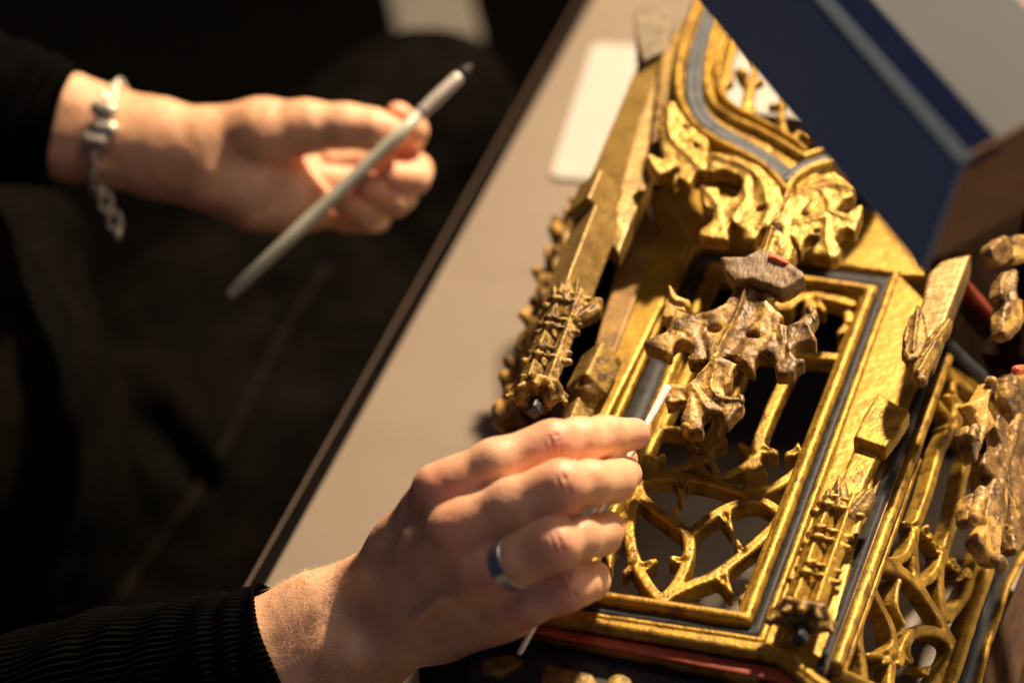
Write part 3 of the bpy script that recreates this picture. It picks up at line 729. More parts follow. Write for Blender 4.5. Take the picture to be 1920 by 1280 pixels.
foliage('finial_tip', [tipp, cv([(560,560),(690,560),(650,700),(590,800),(520,880),(430,860),(500,790),(570,700)])], [], [([cp(640,640),cp(560,740),cp(440,840)], .0013, .003), ([cp(640,700),cp(590,830),cp(600,930),cp(700,990),cp(800,985)], .0018, .0032),
        ([cp(680,740),cp(650,850),cp(670,940)], .0030, -.0028), ([cp(450,880),cp(500,960),cp(560,1060)], .0018, .0032), ([cp(430,870),cp(440,1000),cp(440,1150)], .0022, .002), ([cp(280,880),cp(360,900)], .0022, .0018), ([cp(500,900),cp(590,990),cp(680,1040)], .0014, -.0022), ([cp(360,920),cp(390,960)], .0014, -.002)],
        0., BROWN, th=.0085, fr=FF, amps=((.0003,300.),(.0005,100.)))
f = Field(.0006)
for (a, b), (c_, d_), r0, r1, h0, h1 in [((1355,290),(1385,370),.0020,.0015,0,0), ((430,670),(500,660),.0020,.0018,-.001,-.001), ((395,1195),(500,1200),.0022,.0020,-.001,-.001), ((815,965),(830,1005),.0018,.0016,0,0)]:
    f = Field(.0006); f.cap(fq(*cp(a, b), h0-.001), fq(*cp(c_, d_), h1-.001), r0*.75, r1*.75, .002); f.mesh('knob', BROWN, CN, ((.0006, 260.), (.0005, 90.)))
# stalk from the back of the finial to the gable
f = Field(.0009); f.cap(fq(1435,505,-.007), mq(1465,400,OZ-.006), .0035, .005, .002); f.mesh('stem', WOOD, CN, ((.0003,200.),))

# ---- right facet of the six-sided canopy, turned 60 degrees
ca, sa = .5, .866
OR = mq(1700, 850, -.006)
RF = Frame((OR[0], 0, OR[2]), (ca, 0, -sa), (0, 1, 0), (sa, 0, ca))
def rq(x, y, h=0.): q = RF.px(x, y, h); return RF.w(np.array([q[0], q[1], h]))
NR = RF.R[2]
T = Relief(RF, 0., .0085, .0007)
for pts, w in [
    ([(1773,700),(1766,850),(1743,934),(1722,984),(1717,1028),(1722,1085)][1:], B), ([(1805,760),(1766,850)], B),
    ([(1714,1015),(1706,1040),(1685,1052),(1640,1050)], B*.8), ([(1850,790),(1820,850),(1800,951),(1780,1018),(1766,1060),(1768,1112),(1775,1156)], B),
    ([(1776,1040),(1755,1082),(1728,1094)], B*.8), ([(1640,1056),(1692,1065),(1722,1092),(1749,1129),(1773,1170),(1793,1208)], B*1.1),
    ([(1850,1000),(1837,1065),(1812,1122),(1783,1156)], B), ([(1630,1060),(1637,1090),(1652,1130),(1672,1165),(1682,1203),(1676,1250),(1672,1310)], B),
    ([(1690,1240),(1702,1205),(1718,1182),(1745,1178),(1772,1188),(1793,1210)], B), ([(1636,1110),(1618,1160),(1614,1200),(1622,1240),(1628,1320)], B*.9),
    ([(1793,1208),(1785,1240),(1760,1275),(1740,1320)], B), ([(1690,1088),(1684,1115),(1684,1140),(1698,1168)], B*.5),
    ([(1750,740),(1792,790),(1830,850),(1860,920)], B), ([(1765,690),(1792,700),(1845,735),(1895,800)], B*1.6), ([(1792,700),(1790,740),(1812,770),(1800,800)], B*.8)]: T.line(pts, w)
for c_ in [(1725,985,1700,978), (1735,990,1750,1010), (1768,1030,1752,1015), (1785,1050,1803,1068), (1820,1070,1800,1085), (1690,1232,1662,1240), (1678,1225,1632,1226), (1700,1215,1712,1240), (1745,1255,1725,1250), (1800,760,1782,740), (1795,790,1778,800)]: cusp(T, *c_, s=.9)
T.build('side_tracery', GOLD, CN, chamf=.0009, cslope=1., edge=.0005, amps=((.00014,350.),(.00012,110.)))
def rpath(pts, h): return [rq(x, y, h) for x, y in pts]
sweep(rpath([(1640,1290),(1544,1262),(1690,850),(1790,560)], .001)[1:], NR, halfround(.0045, .001, .010), BLACKP, 'painted_groove', CN)
sweep(rpath([(1568,1252),(1636,1060),(1709,860),(1776,670)], .002), NR, halfround(.0058, .0028, .008), GOLD, 'frame_bead', CN)
sweep(rpath([(1580,1262),(1652,1062),(1722,862)], .000), NR, halfround(.0034, .0016, .006), GOLD, 'frame_bead', CN)
sweep(rpath([(1566,1256),(1640,1290)], .001), NR, halfround(.005, .0025, .008), GOLD, 'frame_bead', CN)
sweep(rpath([(1885,980),(1850,1075),(1812,1190),(1780,1290)], .002), NR, halfround(.0065, .003, .008), GOLD, 'frame_bead', CN)
sweep(rpath([(1925,960),(1875,1085),(1838,1200),(1812,1300)], .0005), NR, [(-.0055,-.006),(-.0055,.0),(.0055,.0),(.0055,-.006)], DBLUE, 'painted_groove', CN)
sweep(rpath([(1935,1010),(1892,1095),(1852,1210),(1830,1300)], .002), NR, halfround(.003, .0015, .008), GOLD, 'frame_bead', CN)
e0 = [rq(1940,1010,.0), rq(1900,1090,.0), rq(1858,1205,.0), rq(1840,1300,0)]
ngon('side_board', [rq(1942,1000,.0), rq(1862,1200,.0), rq(1832,1300,0), rq(1832,1300,0)+np.array([.017,0,-.0]), rq(1862,1200,0)+np.array([.017,0,0]), rq(1942,1000,0)+np.array([.017,0,0])], WOOD, CN, (0, 0, -.03), .001)
# reveal between pier and side tracery, head of the side light, painted shade inside the vault
ngon('reveal', [rq(1700,850,.003), rq(1548,1262,.003), mq(1536,1256,-.002), mq(1655,850,-.002)], JAMB, CN, (-.004, 0, -.01), .001)
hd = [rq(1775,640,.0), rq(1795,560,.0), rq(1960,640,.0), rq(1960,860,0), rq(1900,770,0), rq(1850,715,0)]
ngon('side_head', hd, SHADEW, CN, tuple(-NR*.006), .001)  # head coloured as dark as its shade
sweep(rpath([(1775,640),(1840,700),(1900,780),(1960,880)], .003), NR, halfround(.006, .002, .008), DBLUE, 'painted_groove', CN)
ngon('vault_shade', [rq(1765,470,-.012), rq(2010,470,-.012), rq(2010,930,-.012), rq(1905,790,-.012), rq(1800,665,-.012)], SHADEW, CN, tuple(-NR*.008), .001)
sweep(rpath([(1800,520),(1860,590),(1910,665),(1960,740)], .006), NR, halfround(.004, .002, .006), RED, 'red_fillet', CN)
# near-black sheet painted as the shade behind the upper part of the window
ngon('vault_shade', [(-.12, .168, H-.03), (.11, .168, H-.03), (.11, .36, H-.02), (-.12, .36, H-.02)], SHADEW, CN, (0, 0, -.008), .001)
# ---- right-hand finial standing out from the side facet
SF = Frame(OR*[1, 0, 1], (ca, 0, -sa), (0, 1, 0), (sa, 0, ca))
FH = .050
def sfol(name, polys, holes=(), ridges=(), h=FH, m=BROWN, th=.008, dome=.0012, domew=.0035):
    R = Relief(SF, h, th, .0007)
    for p in polys: R.poly(p, 1, .001)
    for x in holes: R.cut(*x)
    for r in ridges: R.ridge(*r)
    return R.build(name, m, CN, dome=dome, domew=domew, amps=((.0004,280.),(.0007,90.)))
sfol('crocket', [[(1862,462),(1885,440),(1898,446),(1902,480),(1896,492),(1880,496),(1868,482)], [(1904,440),(1935,440),(1935,488),(1908,490)]], m=BROWN)
sfol('crocket', [[(1886,508),(1912,500),(1914,525),(1908,552),(1925,560),(1925,600),(1905,632),(1898,636),(1885,622),(1884,598),(1890,565),(1878,550)]], ridges=[([(1900,510),(1895,555),(1905,600)], .003, .003)])
sfol('finial', [[(1858,712),(1868,716),(1866,735),(1852,757),(1866,772),(1870,795),(1852,812),(1846,838),(1836,868),(1830,850),(1815,812),(1818,795),(1836,800),(1832,772),(1822,756),(1844,742)]],
     ridges=[([(1860,718),(1844,750),(1846,790),(1834,830)], .0022, .002)], m=BROWN)
sfol('finial', [[(1888,702),(1935,690),(1940,1020),(1905,1040),(1900,950),(1892,880),(1878,830),(1893,800),(1905,775),(1892,750)],
     [(1878,770),(1898,800),(1895,860),(1890,905),(1866,893),(1846,870),(1850,845),(1866,850),(1880,835),(1870,790)],
     [(1868,890),(1895,905),(1893,960),(1882,1000),(1878,1062),(1862,1048),(1838,1018),(1836,1002),(1856,985),(1852,965),(1858,930)]],
     ridges=[([(1905,710),(1912,790),(1892,850),(1872,930),(1870,1040)], .0025, .0015), ([(1900,860),(1905,920)], .003, -.002)], h=FH-.004)
sfol('leaf', [[(1822,932),(1834,922),(1842,930),(1840,950),(1846,968),(1834,985),(1820,975)]], h=FH-.002)
f = Field(.0008)
def sq(x, y, h): q = SF.px(x, y, h); return SF.w(np.array([q[0], q[1], h]))
for a, b, ra, rb in [((1858,716),(1862,726),.003,.002), ((1828,806),(1822,820),.003,.0026), ((1840,925),(1828,970),.0034,.0028), ((1870,1050),(1878,1060),.0035,.003)]:
    f = Field(.0008); f.cap(sq(*a, FH+.001), sq(*b, FH+.001), ra, rb, .002); f.mesh('knob', BROWN, CN, ((.0006, 250.),))
f = Field(.0009)                                    # the stem that carries them, just beyond the edge of the picture
f.chain([(sq(1952, 330, .004), .006), (sq(1950, 400, FH-.006), .0055), (sq(1946, 700, FH-.006), .005), (sq(1950, 1030, FH-.006), .004)], .004)
f.mesh('stem', BROWN, CN, ((.0003, 200.),))
f = Field(.0006); f.cap(sq(1906,694,FH+.004), sq(1930,692,FH+.004), .0022, .0022, .001); f.mesh('paint_chip', REDFLAKE, CN)

# ================================================================== cotton swab
a = fq(1250, 728, .003); b = D(975, 1222, 1.27)
SW = empty('cotton_swab', tuple(map(float, a))); tag(SW, 'white cotton swab on a pale stick, its tip on the carved finial', 'swab')
f = Field(.0004); dd = (b-a)/np.linalg.norm(b-a)
f.cap(a, a+dd*.024, .0020, .0014); f.mesh('cotton_tip', COTTON, SW, ((.00006, 400.),))
f = Field(.0005); f.cap(a+dd*.008, b, .00115, .00115); f.mesh('stick', STICK, SW, ((.00003, 200.),))

# ================================================================== the person
# right hand over the carving
PE = empty('person', (-.55, .05, -.72)); tag(PE, 'seated person in black knit jumper and dark trousers holding a swab and a paintbrush', 'person')
f = Field(.0009)
mm = .001
wr = D(690, 1168, 1.345); fa1 = D(600, 1208, 1.345); fa2 = D(440, 1285, 1.345); fa3 = D(330, 1330, 1.35)
mcp = {'i': D(828, 922, 1.275), 'm': D(856, 1000, 1.262), 'r': D(905, 1076, 1.262), 'p': D(958, 1140, 1.270)}
# wrist and forearm: two bones side by side make it broad
sd = (D(700, 1240, 1.33)-D(690, 1160, 1.33)); sd /= np.linalg.norm(sd)
for s, r in ((-1, .0190), (1, .0205)):
    o_ = sd*s*.0115
    f.chain([(wr+o_*1.0, r*.95), (fa1+o_*1.05, r*1.02), (fa2+o_*1.15, r*1.15), (fa3+o_*1.2, r*1.2)], .010)
f.cap(wr, fa2, .021, .026, .01)
for key, r0, r1 in (('i', .0165, .0120), ('m', .0165, .0128), ('r', .0160, .0122), ('p', .0150, .0110)):
    q = mcp[key]; s = {'i': -.011, 'm': -.004, 'r': .005, 'p': .013}[key]
    back = (q-CAM)/np.linalg.norm(q-CAM)
    f.chain([(wr+sd*s, r0), ((wr+q)/2+sd*s*.35+back*.000, (r0+r1)/2), (q+back*.003, r1)], .009)
f.cap((wr+mcp['m'])/2+(wr-CAM)/1.3*.012, mcp['m']+(wr-CAM)/1.3*.012, .016, .014, .01)        # palm
f.cap((wr+mcp['p'])/2+(wr-CAM)/1.3*.010, mcp['p']+(wr-CAM)/1.3*.012, .017, .012, .01)
fing = {'i': [(D(930,872,1.268), .0113), (D(1036,836,1.272), .0103), (D(1085,826,1.283), .0098), (D(1136,818,1.300), .0090), (D(1190,813,1.318), .0073)],
        'm': [(D(960,950,1.252), .0116), (D(1050,912,1.248), .0104), (D(1105,905,1.262), .0099), (D(1152,903,1.280), .0090), (D(1170,888,1.315), .0078)],
        'r': [(D(970,1050,1.250), .0108), (D(1038,1022,1.243), .0098), (D(1085,1010,1.255), .0094), (D(1126,1001,1.275), .0088), (D(1140,990,1.305), .0075)],
        'p': [(D(1000,1128,1.258), .0090), (D(1060,1103,1.256), .0088), (D(1088,1096,1.264), .0080), (D(1108,1090,1.282), .0076), (D(1118,1078,1.302), .0065)]}
for key, ch in fing.items():
    r1 = {'i': .0120, 'm': .0120, 'r': .0112, 'p': .0104}[key]
    f.chain([(mcp[key], r1)]+ch, .0035)
    kn = mcp[key]-(mcp[key]-CAM)/1.27*.0035                      # knuckle
    f.cap(kn, kn*.8+ch[0][0]*.2, r1*.72, r1*.7, .010)
    pip = ch[1][0]; tow = (CAM-pip)/np.linalg.norm(CAM-pip)
    f.cap(pip+tow*.0012, pip*.8+ch[0][0]*.2+tow*.0010, ch[1][1]*.88, ch[1][1]*.85, .006)
    for t_ in (-.0028, 0, .0028):                                # creases over the middle joint
        ax = ch[2][0]-ch[0][0]; ax /= np.linalg.norm(ax); cr = np.cross(ax, tow)
        c0 = pip+ax*t_+tow*(ch[1][1]*1.12); f.cap(c0-cr*.0045, c0+cr*.0045, .00035, .00035, .0012, True)
# tendons
for key, s in (('i', -.006), ('m', -.001), ('r', .004)):
    q = mcp[key]; tow = (CAM-q)/np.linalg.norm(CAM-q)
    f.cap(q+tow*.0090, wr+sd*s+tow*.0165, .0028, .0022, .005)
vb = lambda a, b, h: D(a, b, 1.30)*0+CAM+(D(a, b, 1.3)-CAM)/1.3*h
for vn in ([(760,1000,1.2735),(745,1050,1.290),(730,1100,1.303)], [(880,1110,1.258),(830,1120,1.270),(790,1150,1.284),(740,1150,1.300)]):
    f.chain([(vb(a_, b_, h_), .0018) for a_, b_, h_ in vn], .004)
# thumb, behind the fingers
f.chain([(D(760,1120,1.335), .017), (D(880,1040,1.345), .0135), (D(1010,960,1.345), .0115), (D(1095,905,1.340), .0105), (D(1160,862,1.338), .0085)], .006)
# ulna bump
f.cap(D(655,1225,1.318), D(640,1230,1.320), .0085, .0085, .014)
V1, Q1 = f.mesh('', None, None, ((.0005, 40.), (.00008, 260.)), raw=True)
fdir = (wr-fa2)/np.linalg.norm(wr-fa2)               # the forearm narrows inside the sleeve
cuffp = D(553, 1236, 1.342); cs_ = (V1-cuffp)@fdir; w_ = np.clip((-cs_-.008)/.02, 0, 1)[:, None]*.42
axp = fa2+((V1-fa2)@fdir)[:, None]*fdir; V1 = V1+(axp-V1)*w_

# left hand, further back, palm towards us and holding the brush
f = Field(.0012)
d0 = 1.66
wl = D(330, 292, d0+.01); 
for s, r in ((-1, .0185), (1, .0185)):
    o_ = (D(0, 40, d0)-D(0, 0, d0))*s
    f.chain([(D(390,300,d0)+o_*.85, r*.95), (D(300,280,d0+.005)+o_*.85, r*.87), (D(130,240,d0+.01)+o_*.95, r*.93), (D(-40,200,d0+.02)+o_*1.1, r*1.1)], .010)
f.cap(D(400,300,d0), D(-40,200,d0+.02), .020, .023, .01)
f.chain([(D(400,265,d0), .0185), (D(490,250,d0-.008), .0185), (D(575,238,d0-.012), .0140), (D(650,238,d0-.018), .0115), (D(700,243,d0-.02), .0108), (D(738,250,d0-.02), .0085)], .007)   # thumb
f.chain([(D(400,325,d0), .019), (D(480,365,d0+.002), .0185), (D(545,375,d0+.004), .0165), (D(585,390,d0+.006), .0130)], .010)      # heel of the palm
f.chain([(D(430,310,d0+.02), .020), (D(540,320,d0+.024), .018), (D(620,330,d0+.026), .014)], .010)
K = [((620,255,.022,.0115), (700,245,.026,.0105), (765,262,.014,.0095), (775,245,.002,.0088), (748,215,-.004,.0072)),
     ((620,300,.022,.0115), (700,300,.024,.0100), (782,318,.012,.0092), (776,335,-.002,.0088), (735,330,-.010,.0078)),
     ((610,340,.018,.0115), (680,350,.018,.0100), (752,365,.008,.0092), (740,378,-.004,.0088), (690,350,-.012,.0080)),
     ((595,385,.012,.0110), (650,405,.012,.0092), (703,408,.004,.0086), (690,405,-.006,.0082), (640,372,-.012,.0076))]
for fg in K: f.chain([(D(a_, b_, d0+c_), r_) for a_, b_, c_, r_ in fg], .0012)
V2, Q2 = f.mesh('', None, None, ((.0006, 40.), (.00015, 200.)), raw=True)
o1 = tag(new_obj('arm', V1, Q1, SKIN, PE), 'bare right hand and forearm reaching over the carving')
o2 = tag(new_obj('arm', V2, Q2, SKIN, PE), 'bare left hand and forearm, blurred')
flush(o1, V1, [(mcp[k]+(CAM-mcp[k])*.009, .013, .6) for k in mcp]+[(ch[1][0]+(CAM-ch[1][0])*.006, .011, .6) for ch in fing.values()]+[(ch[4][0], .011, .6) for ch in fing.values()]+[(ch[3][0], .008, .35) for ch in fing.values()])
flush(o2, V2, [(D(fg[k][0], fg[k][1], d0+fg[k][2]), .012, .6) for fg in K for k in (2, 4)]+[(D(738,250,d0-.02), .014, .5)])

def nail(c, ax, up, w, l, parent):
    """a thin curved plate lying on the fingertip"""
    ax = ax/np.linalg.norm(ax); up = up-ax*(up@ax); up /= np.linalg.norm(up); sd_ = np.cross(ax, up)
    V, Q = [], []; A, Bn = 12, 12
    for i in range(A+1):
        for j in range(Bn+1):
            s = i/A*2-1; t = j/Bn*2-1
            x_ = t*l/2; y_ = s*w/2*math.sqrt(max(0, 1-abs(t)**4*.75)) ; zz = -(s*s)*w*.22*(1-abs(t)**4*.3)-.0006*t*t
            V.append(c+ax*x_+sd_*y_+up*zz)
    for i in range(A):
        for j in range(Bn): q = i*(Bn+1)+j; Q.append((q, q+1, q+Bn+2, q+Bn+1))
    o = fixn(new_obj('fingernail', V, Q, NAIL, parent)); md = o.modifiers.new('thickness', 'SOLIDIFY'); md.thickness = .0006; return o
tip = fing['i'][4][0]; ax_ = fing['i'][4][0]-fing['i'][3][0]; tow = (CAM-tip); tow /= np.linalg.norm(tow)
upn = tow*.92+M@np.array([.12, .30, 0]); upn /= np.linalg.norm(upn)
nail(tip+upn*.0087+ax_/np.linalg.norm(ax_)*.0016, ax_, upn, .0098, .0110, PE)

# ring on the ring finger
rc = mcp['r']*.14+fing['r'][0][0]*.86; ra = fing['r'][0][0]-mcp['r']; ra /= np.linalg.norm(ra)
e1 = np.cross(ra, (0, 0, 1.)); e1 /= np.linalg.norm(e1); e2 = np.cross(ra, e1)
V, Q = [], []; K_ = 64; pr_ = [(-.0036,.0), (-.0032,.0016), (.0032,.0016), (.0036,.0), (.0031,-.0003), (-.0031,-.0003)]
for i in range(K_):
    t = 2*math.pi*i/K_
    for s_, r_ in pr_: V.append(rc+ra*s_+(e1*math.cos(t)+e2*math.sin(t))*(.0107+r_))
for i in range(K_):
    for j in range(6): Q.append((i*6+j, i*6+(j+1) % 6, ((i+1) % K_)*6+(j+1) % 6, ((i+1) % K_)*6+j))
rg = fixn(new_obj('ring', V, Q, STEEL, PE, smooth=False)); md = rg.modifiers.new('b', 'BEVEL'); md.width = .0004; md.segments = 2; md.limit_method = 'ANGLE'; md.angle_limit = .6

# fine pale hairs on the forearm and the back of the hand
HAIR = mat('forearm_hair', [(.80,.62,.42), (.9,.75,.55)], .35, 0, 50, 0)
def hairs(V, Q, cnt, test, direc, name):
    N = vnormals(V, Q); idx = rng.permutation(len(V)); out, fs = [], []; k = 0
    for i in idx:
        p = V[i]; nn = N[i]
        if nn@((CAM-p)/np.linalg.norm(CAM-p)) < -.15 or not test(p): continue
        d_ = direc+rng.randn(3)*.22; d_ = d_-nn*(d_@nn); d_ /= np.linalg.norm(d_)
        L_ = rng.uniform(.0035, .007); w_ = np.cross(d_, nn)*.00008; bs = len(out)
        for t in (0, .35, .7, 1.): out += [p+d_*L_*t+nn*(L_*.45*t*(1-.55*t)+.0001)+w_*(1-t*.8), p+d_*L_*t+nn*(L_*.45*t*(1-.55*t)+.0001)-w_*(1-t*.8)]
        for q in range(3): fs.append((bs+2*q, bs+2*q+1, bs+2*q+3, bs+2*q+2))
        k += 1
        if k >= cnt: break
    o = new_obj(name, out, fs, HAIR, PE); o['kind'] = 'stuff'; return o
def proj(p): c_ = M.T@(p-CAM); return CX+F*c_[0]/-c_[2], CY-F*c_[1]/-c_[2]
fdir = (wr-fa2)/np.linalg.norm(wr-fa2)
arm_t = lambda p: ((p-fa2)@fdir) < np.linalg.norm(wr-fa2)*1.0 and (p-cuffp)@fdir > .001
hairs(V1, Q1, 1500, arm_t, -sd*.9+fdir*.9*-.1+np.array([0, 0, .0])+M@np.array([.35, -.7, 0])*1.2, 'forearm_hair')

# knit sleeve of the right arm: ribbed tube with a turned cuff
def sleeve(name, pts, rad, cuffk, m, ribs=84, amp=.00045, squash=None):
    pts = [np.asarray(p) for p in pts]; C = []; 
    for i in range(len(pts)-1):
        for q in range(14): t = q/14; C.append((pts[i]*(1-t)+pts[i+1]*t, rad[i]*(1-t)+rad[i+1]*t))
    C.append((pts[-1], rad[-1])); V, Q = [], []; K_ = ribs*6
    for i, (c_, r_) in enumerate(C):
        a_ = C[min(i+1, len(C)-1)][0]-C[max(i-1, 0)][0]; a_ /= np.linalg.norm(a_)
        s1 = squash-a_*(squash@a_) if squash is not None else np.cross(a_, (0, 0, 1.)); s1 /= np.linalg.norm(s1); s2 = np.cross(a_, s1)
        for k in range(K_):
            t = 2*math.pi*k/K_; rr = r_+amp*math.sin(ribs*t)+.0008*math.sin(i*1.1+3*t)+.0005*math.sin(i*.37+7*t)
            V.append(c_+s1*math.cos(t)*rr*1.22+s2*math.sin(t)*rr*.92)
    R_ = len(C)
    for i in range(R_-1):
        for k in range(K_): Q.append((i*K_+k, i*K_+(k+1) % K_, (i+1)*K_+(k+1) % K_, (i+1)*K_+k))
    b0 = len(V); a_ = C[1][0]-C[0][0]; a_ /= np.linalg.norm(a_)
    V += [np.array(V[k])*1+(C[0][0]-np.array(V[k]))*.10+a_*.012 for k in range(K_)]
    for k in range(K_): Q.append((k, (k+1) % K_, b0+(k+1) % K_, b0+k))
    return fixn(new_obj(name, V, Q, m, PE))
c0 = D(473, 1262, 1.342)+fdir*.0
sleeve('sleeve', [D(553,1236,1.342), D(440,1288,1.35), D(250,1365,1.38), D(-100,1500,1.44), D(-500,1500,1.50)], [.0305, .0350, .047, .056, .062], None, KNIT, squash=sd)
c1 = D(128, 238, d0+.01)
sleeve('sleeve', [D(126,238,d0+.01), D(60,222,d0+.013), D(-120,190,d0+.02), D(-600,120,d0+.03)], [.0275, .031, .042, .055], None, KNIT, squash=D(0, 40, d0)-D(0, 0, d0))
f = Field(.008)                                     # torso and shoulders, beyond the left edge of the frame
f.chain([(D(-330,1300,1.95), .15), (D(-380,800,1.75), .15), (D(-560,500,1.62), .13)], .06)
f.chain([(D(-500,1500,1.50), .06), (D(-620,900,1.55), .075), (D(-560,520,1.62), .08)], .05); f.chain([(D(-600,120,d0+.03), .055), (D(-640,400,1.66), .075)], .05)
f.chain([(D(20,500,1.90), .05), (D(-60,900,1.84), .075), (D(-100,1250,1.86), .08)], .06)
f.mesh('jumper', CLOTH, PE, ((.006, 14.), (.002, 50.)))
f = Field(.006)                                     # trousers: two thighs running under the table edge, knees
f.chain([(D(-150,1350,2.0), .11), (D(250,830,2.02), .090), (D(700,330,2.10), .075), (D(780,250,2.12), .066)], .03)
f.chain([(D(780,250,2.12), .066), (D(820,420,2.45), .05), (D(840,600,2.7), .045)], .03)
f.chain([(D(60,1500,1.96), .11), (D(420,980,2.0), .085), (D(900,420,2.15), .07)], .03)
f.cap(D(150,640,1.92), D(400,930,1.93), .011, .009, .020, True); f.cap(D(100,860,1.90), D(240,1150,1.92), .010, .008, .018, True)
f.cap(D(380,560,1.95), D(560,330,2.0), .009, .007, .02, True)
tro = f.mesh('trousers', CLOTH, PE, ((.006, 12.), (.0022, 40.)))
# raised side seam
from mathutils.bvhtree import BVHTree
def dropon(o, pts, off):
    bt = BVHTree.FromPolygons([tuple(q.co) for q in o.data.vertices], [tuple(p.vertices) for p in o.data.polygons]); out = []
    oo = np.array(PE['_o'])
    for x, y in pts:
        r = (D(x, y, 2.)-CAM); r /= np.linalg.norm(r); h_ = bt.ray_cast(Vector(CAM-oo), Vector(r))
        if h_[0] is not None: out.append(np.array(h_[0])+oo-r*off)
    return out
sp_ = smooth_line([(615,500),(520,640),(400,880),(300,1020),(200,1150)], 3)
pp = dropon(tro, sp_, .0015)
if len(pp) > 4:
    f = Field(.002); f.chain([(q, .0032) for q in pp], .001); f.mesh('seam', mat('seam_thread', [(.006,.0045,.0028), (.012,.009,.0055)], .8, 0, 90, .3, spec=.05), PE)

# bracelet
def torus(c_, ax, maj, mi, R1, R2, K1_=14, K2_=6):
    V, Q = [], []
    for i in range(K1_):
        t = 2*math.pi*i/K1_; ctr = R1*math.cos(t)*maj*1.25+R2*math.sin(t)*maj*.8; rad = ctr/np.linalg.norm(ctr)
        for j in range(K2_): s = 2*math.pi*j/K2_; V.append(c_+ctr+rad*mi*math.cos(s)+ax*mi*math.sin(s))
    for i in range(K1_):
        for j in range(K2_): Q.append((i*K2_+j, ((i+1) % K1_)*K2_+j, ((i+1) % K1_)*K2_+(j+1) % K2_, i*K2_+(j+1) % K2_))
    return V, Q
BR = bpy.data.objects.new('bracelet', None); COL.objects.link(BR); BR.parent = PE; BR['_o'] = PE['_o']
bc = D(203, 258, d0+.006); arm = D(390,300,d0)-D(0,210,d0+.01); arm /= np.linalg.norm(arm)
b1 = D(190, 340, d0)-D(225, 165, d0); b1 -= arm*(b1@arm)*.6; b1 /= np.linalg.norm(b1); b2 = np.cross(arm, b1); b2 /= np.linalg.norm(b2)
NB = 34
for i in range(NB):
    t = 2*math.pi*i/NB; p = bc+b1*math.cos(t)*.0305+b2*math.sin(t)*.0242
    tg_ = -b1*math.sin(t)*.0305+b2*math.cos(t)*.0242; tg_ /= np.linalg.norm(tg_); out = (p-bc)/np.linalg.norm(p-bc); cr = np.cross(tg_, out)
    V, Q = torus(p, out if i % 2 else cr, .0036, .0011, tg_, cr if i % 2 else out)
    new_obj('link', V, Q, SILVER, BR)
for k in range(5):
    p = bc+b1*(.031+.0045*k)+arm*(.004+.0035*k)-b2*.004; V, Q = torus(p, b2 if k % 2 else arm,   .0040, .0013, b1, arm if k % 2 else b2); new_obj('link', V, Q, SILVER, BR)
f = Field(.0012)
p = bc-b2*.0270-b1*.010; s_ = 1 if (CAM-bc)@(-b2) > 0 else -1
p = bc-b2*.0250*s_-b1*.008
for q in ((-.006, 0), (.004, .002), (.012, -.001)): f.cap(p+b1*q[0]+arm*q[1]-arm*.003, p+b1*q[0]+arm*q[1]+arm*.004, .0050, .0046, .001)
f.mesh('charm', SILVER, BR, ((.0004, 150.),))

# ================================================================== paintbrush
a = D(428, 556, d0-.045); b = D(862, 143, d0-.025); ax_ = (b-a)/np.linalg.norm(b-a); L = np.linalg.norm(b-a)
PB = empty('paintbrush', tuple(map(float, a))); tag(PB, 'slim grey green paintbrush with pale metal ferrule held in the blurred left hand', 'paintbrush')
def lathe(name, prof, m, parent, o0, axis, K_=28):
    e1 = np.cross(axis, (0, 0, 1.)); e1 /= np.linalg.norm(e1); e2 = np.cross(axis, e1); V, Q = [], []
    for s_, r_ in prof:
        for k in range(K_): t = 2*math.pi*k/K_; V.append(o0+axis*s_+(e1*math.cos(t)+e2*math.sin(t))*r_)
    for i in range(len(prof)-1):
        for k in range(K_): Q.append((i*K_+k, i*K_+(k+1) % K_, (i+1)*K_+(k+1) % K_, (i+1)*K_+k))
    Q += [tuple(range(K_)), tuple(range((len(prof)-1)*K_, len(prof)*K_))]
    return fixn(new_obj(name, V, Q, m, parent))
lathe('handle', [(0,.0022),(.001,.0032),(L*.3,.0038),(L*.7,.0037),(L*.83,.0032)], HANDLE, PB, a, ax_)
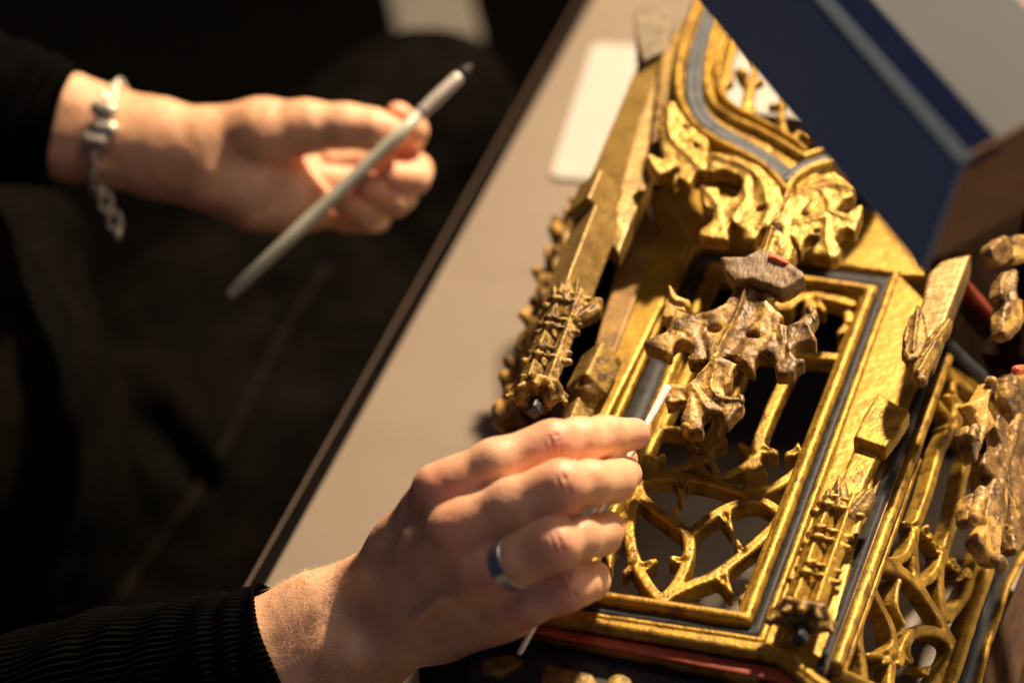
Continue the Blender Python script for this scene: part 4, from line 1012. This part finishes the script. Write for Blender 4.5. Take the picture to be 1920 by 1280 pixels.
lathe('ferrule', [(L*.83,.0034),(L*.84,.0037),(L*.86,.0034),(L*.88,.0037),(L*.99,.0034),(L,.0030)], FERR, PB, a, ax_)
lathe('bristles', [(L,.0028),(L*1.015,.0033),(L*1.03,.0026),(L*1.055,.0003)], BRIST, PB, a, ax_)

# ================================================================== blue box close to the camera
Kc = D(1797, 322, 1.06); Lc = D(1727, 510, 1.09)
eA = (D(1370, -165, 1.20)-Kc); eB = Lc-Kc; eC = (D(2082, 152, 1.055)-Kc)
eA = eA*1.7
BX = empty('blue_box', tuple(map(float, Kc+eB))); tag(BX, 'corner of a dark blue box with grey top, blurred in front of the canopy', 'box')
up = -eB/np.linalg.norm(eB); cA = eA/np.linalg.norm(eA); cC = eC/np.linalg.norm(eC)
def quadslab(name, pts, m, d_): return ngon(name, pts, m, BX, d_, .0008)
quadslab('side_panel', [Kc, Kc+eA, Kc+eA+eB, Kc+eB], BOXB, tuple(cC*.003))
quadslab('end_panel', [Kc+cA*.0031, Kc+eB+cA*.0031, Kc+eB+eC, Kc+eC], BOXR, tuple(cA*.003))
quadslab('rim', [Kc+up*.0004, Kc+eA+up*.0004, Kc+eA+cC*.0058+up*.0004, Kc+cC*.0058+up*.0004], BOXE, tuple(up*.002))
quadslab('rim', [Kc+cC*.0060, Kc+eA+cC*.0060, Kc+eA+cC*.020-up*.002, Kc+cC*.020+cA*.002-up*.002], BOXD, tuple(-up*.003))
quadslab('top_panel', [Kc+cC*.0202+cA*.004-up*.003, Kc+eA+cC*.0202-up*.003, Kc+eA+eC-up*.003, Kc+eC+cA*.004-up*.003], BOXG, tuple(-up*.003))

# ================================================================== added pale block for an unidentified blur beyond the knee
bxp = [D(715,-60,2.9), D(870,-60,2.9), D(905,70,2.9), D(745,72,2.9)]
o = ngon('pale_shape', bxp, mat('pale_grey', [(.22,.20,.17),(.26,.235,.20)], .6, 0, 8, .05), None, (0, .0, -.25), .004)
tag(o, 'pale grey blurred shape on the dark floor beyond the knee', 'pale shape')
finish()
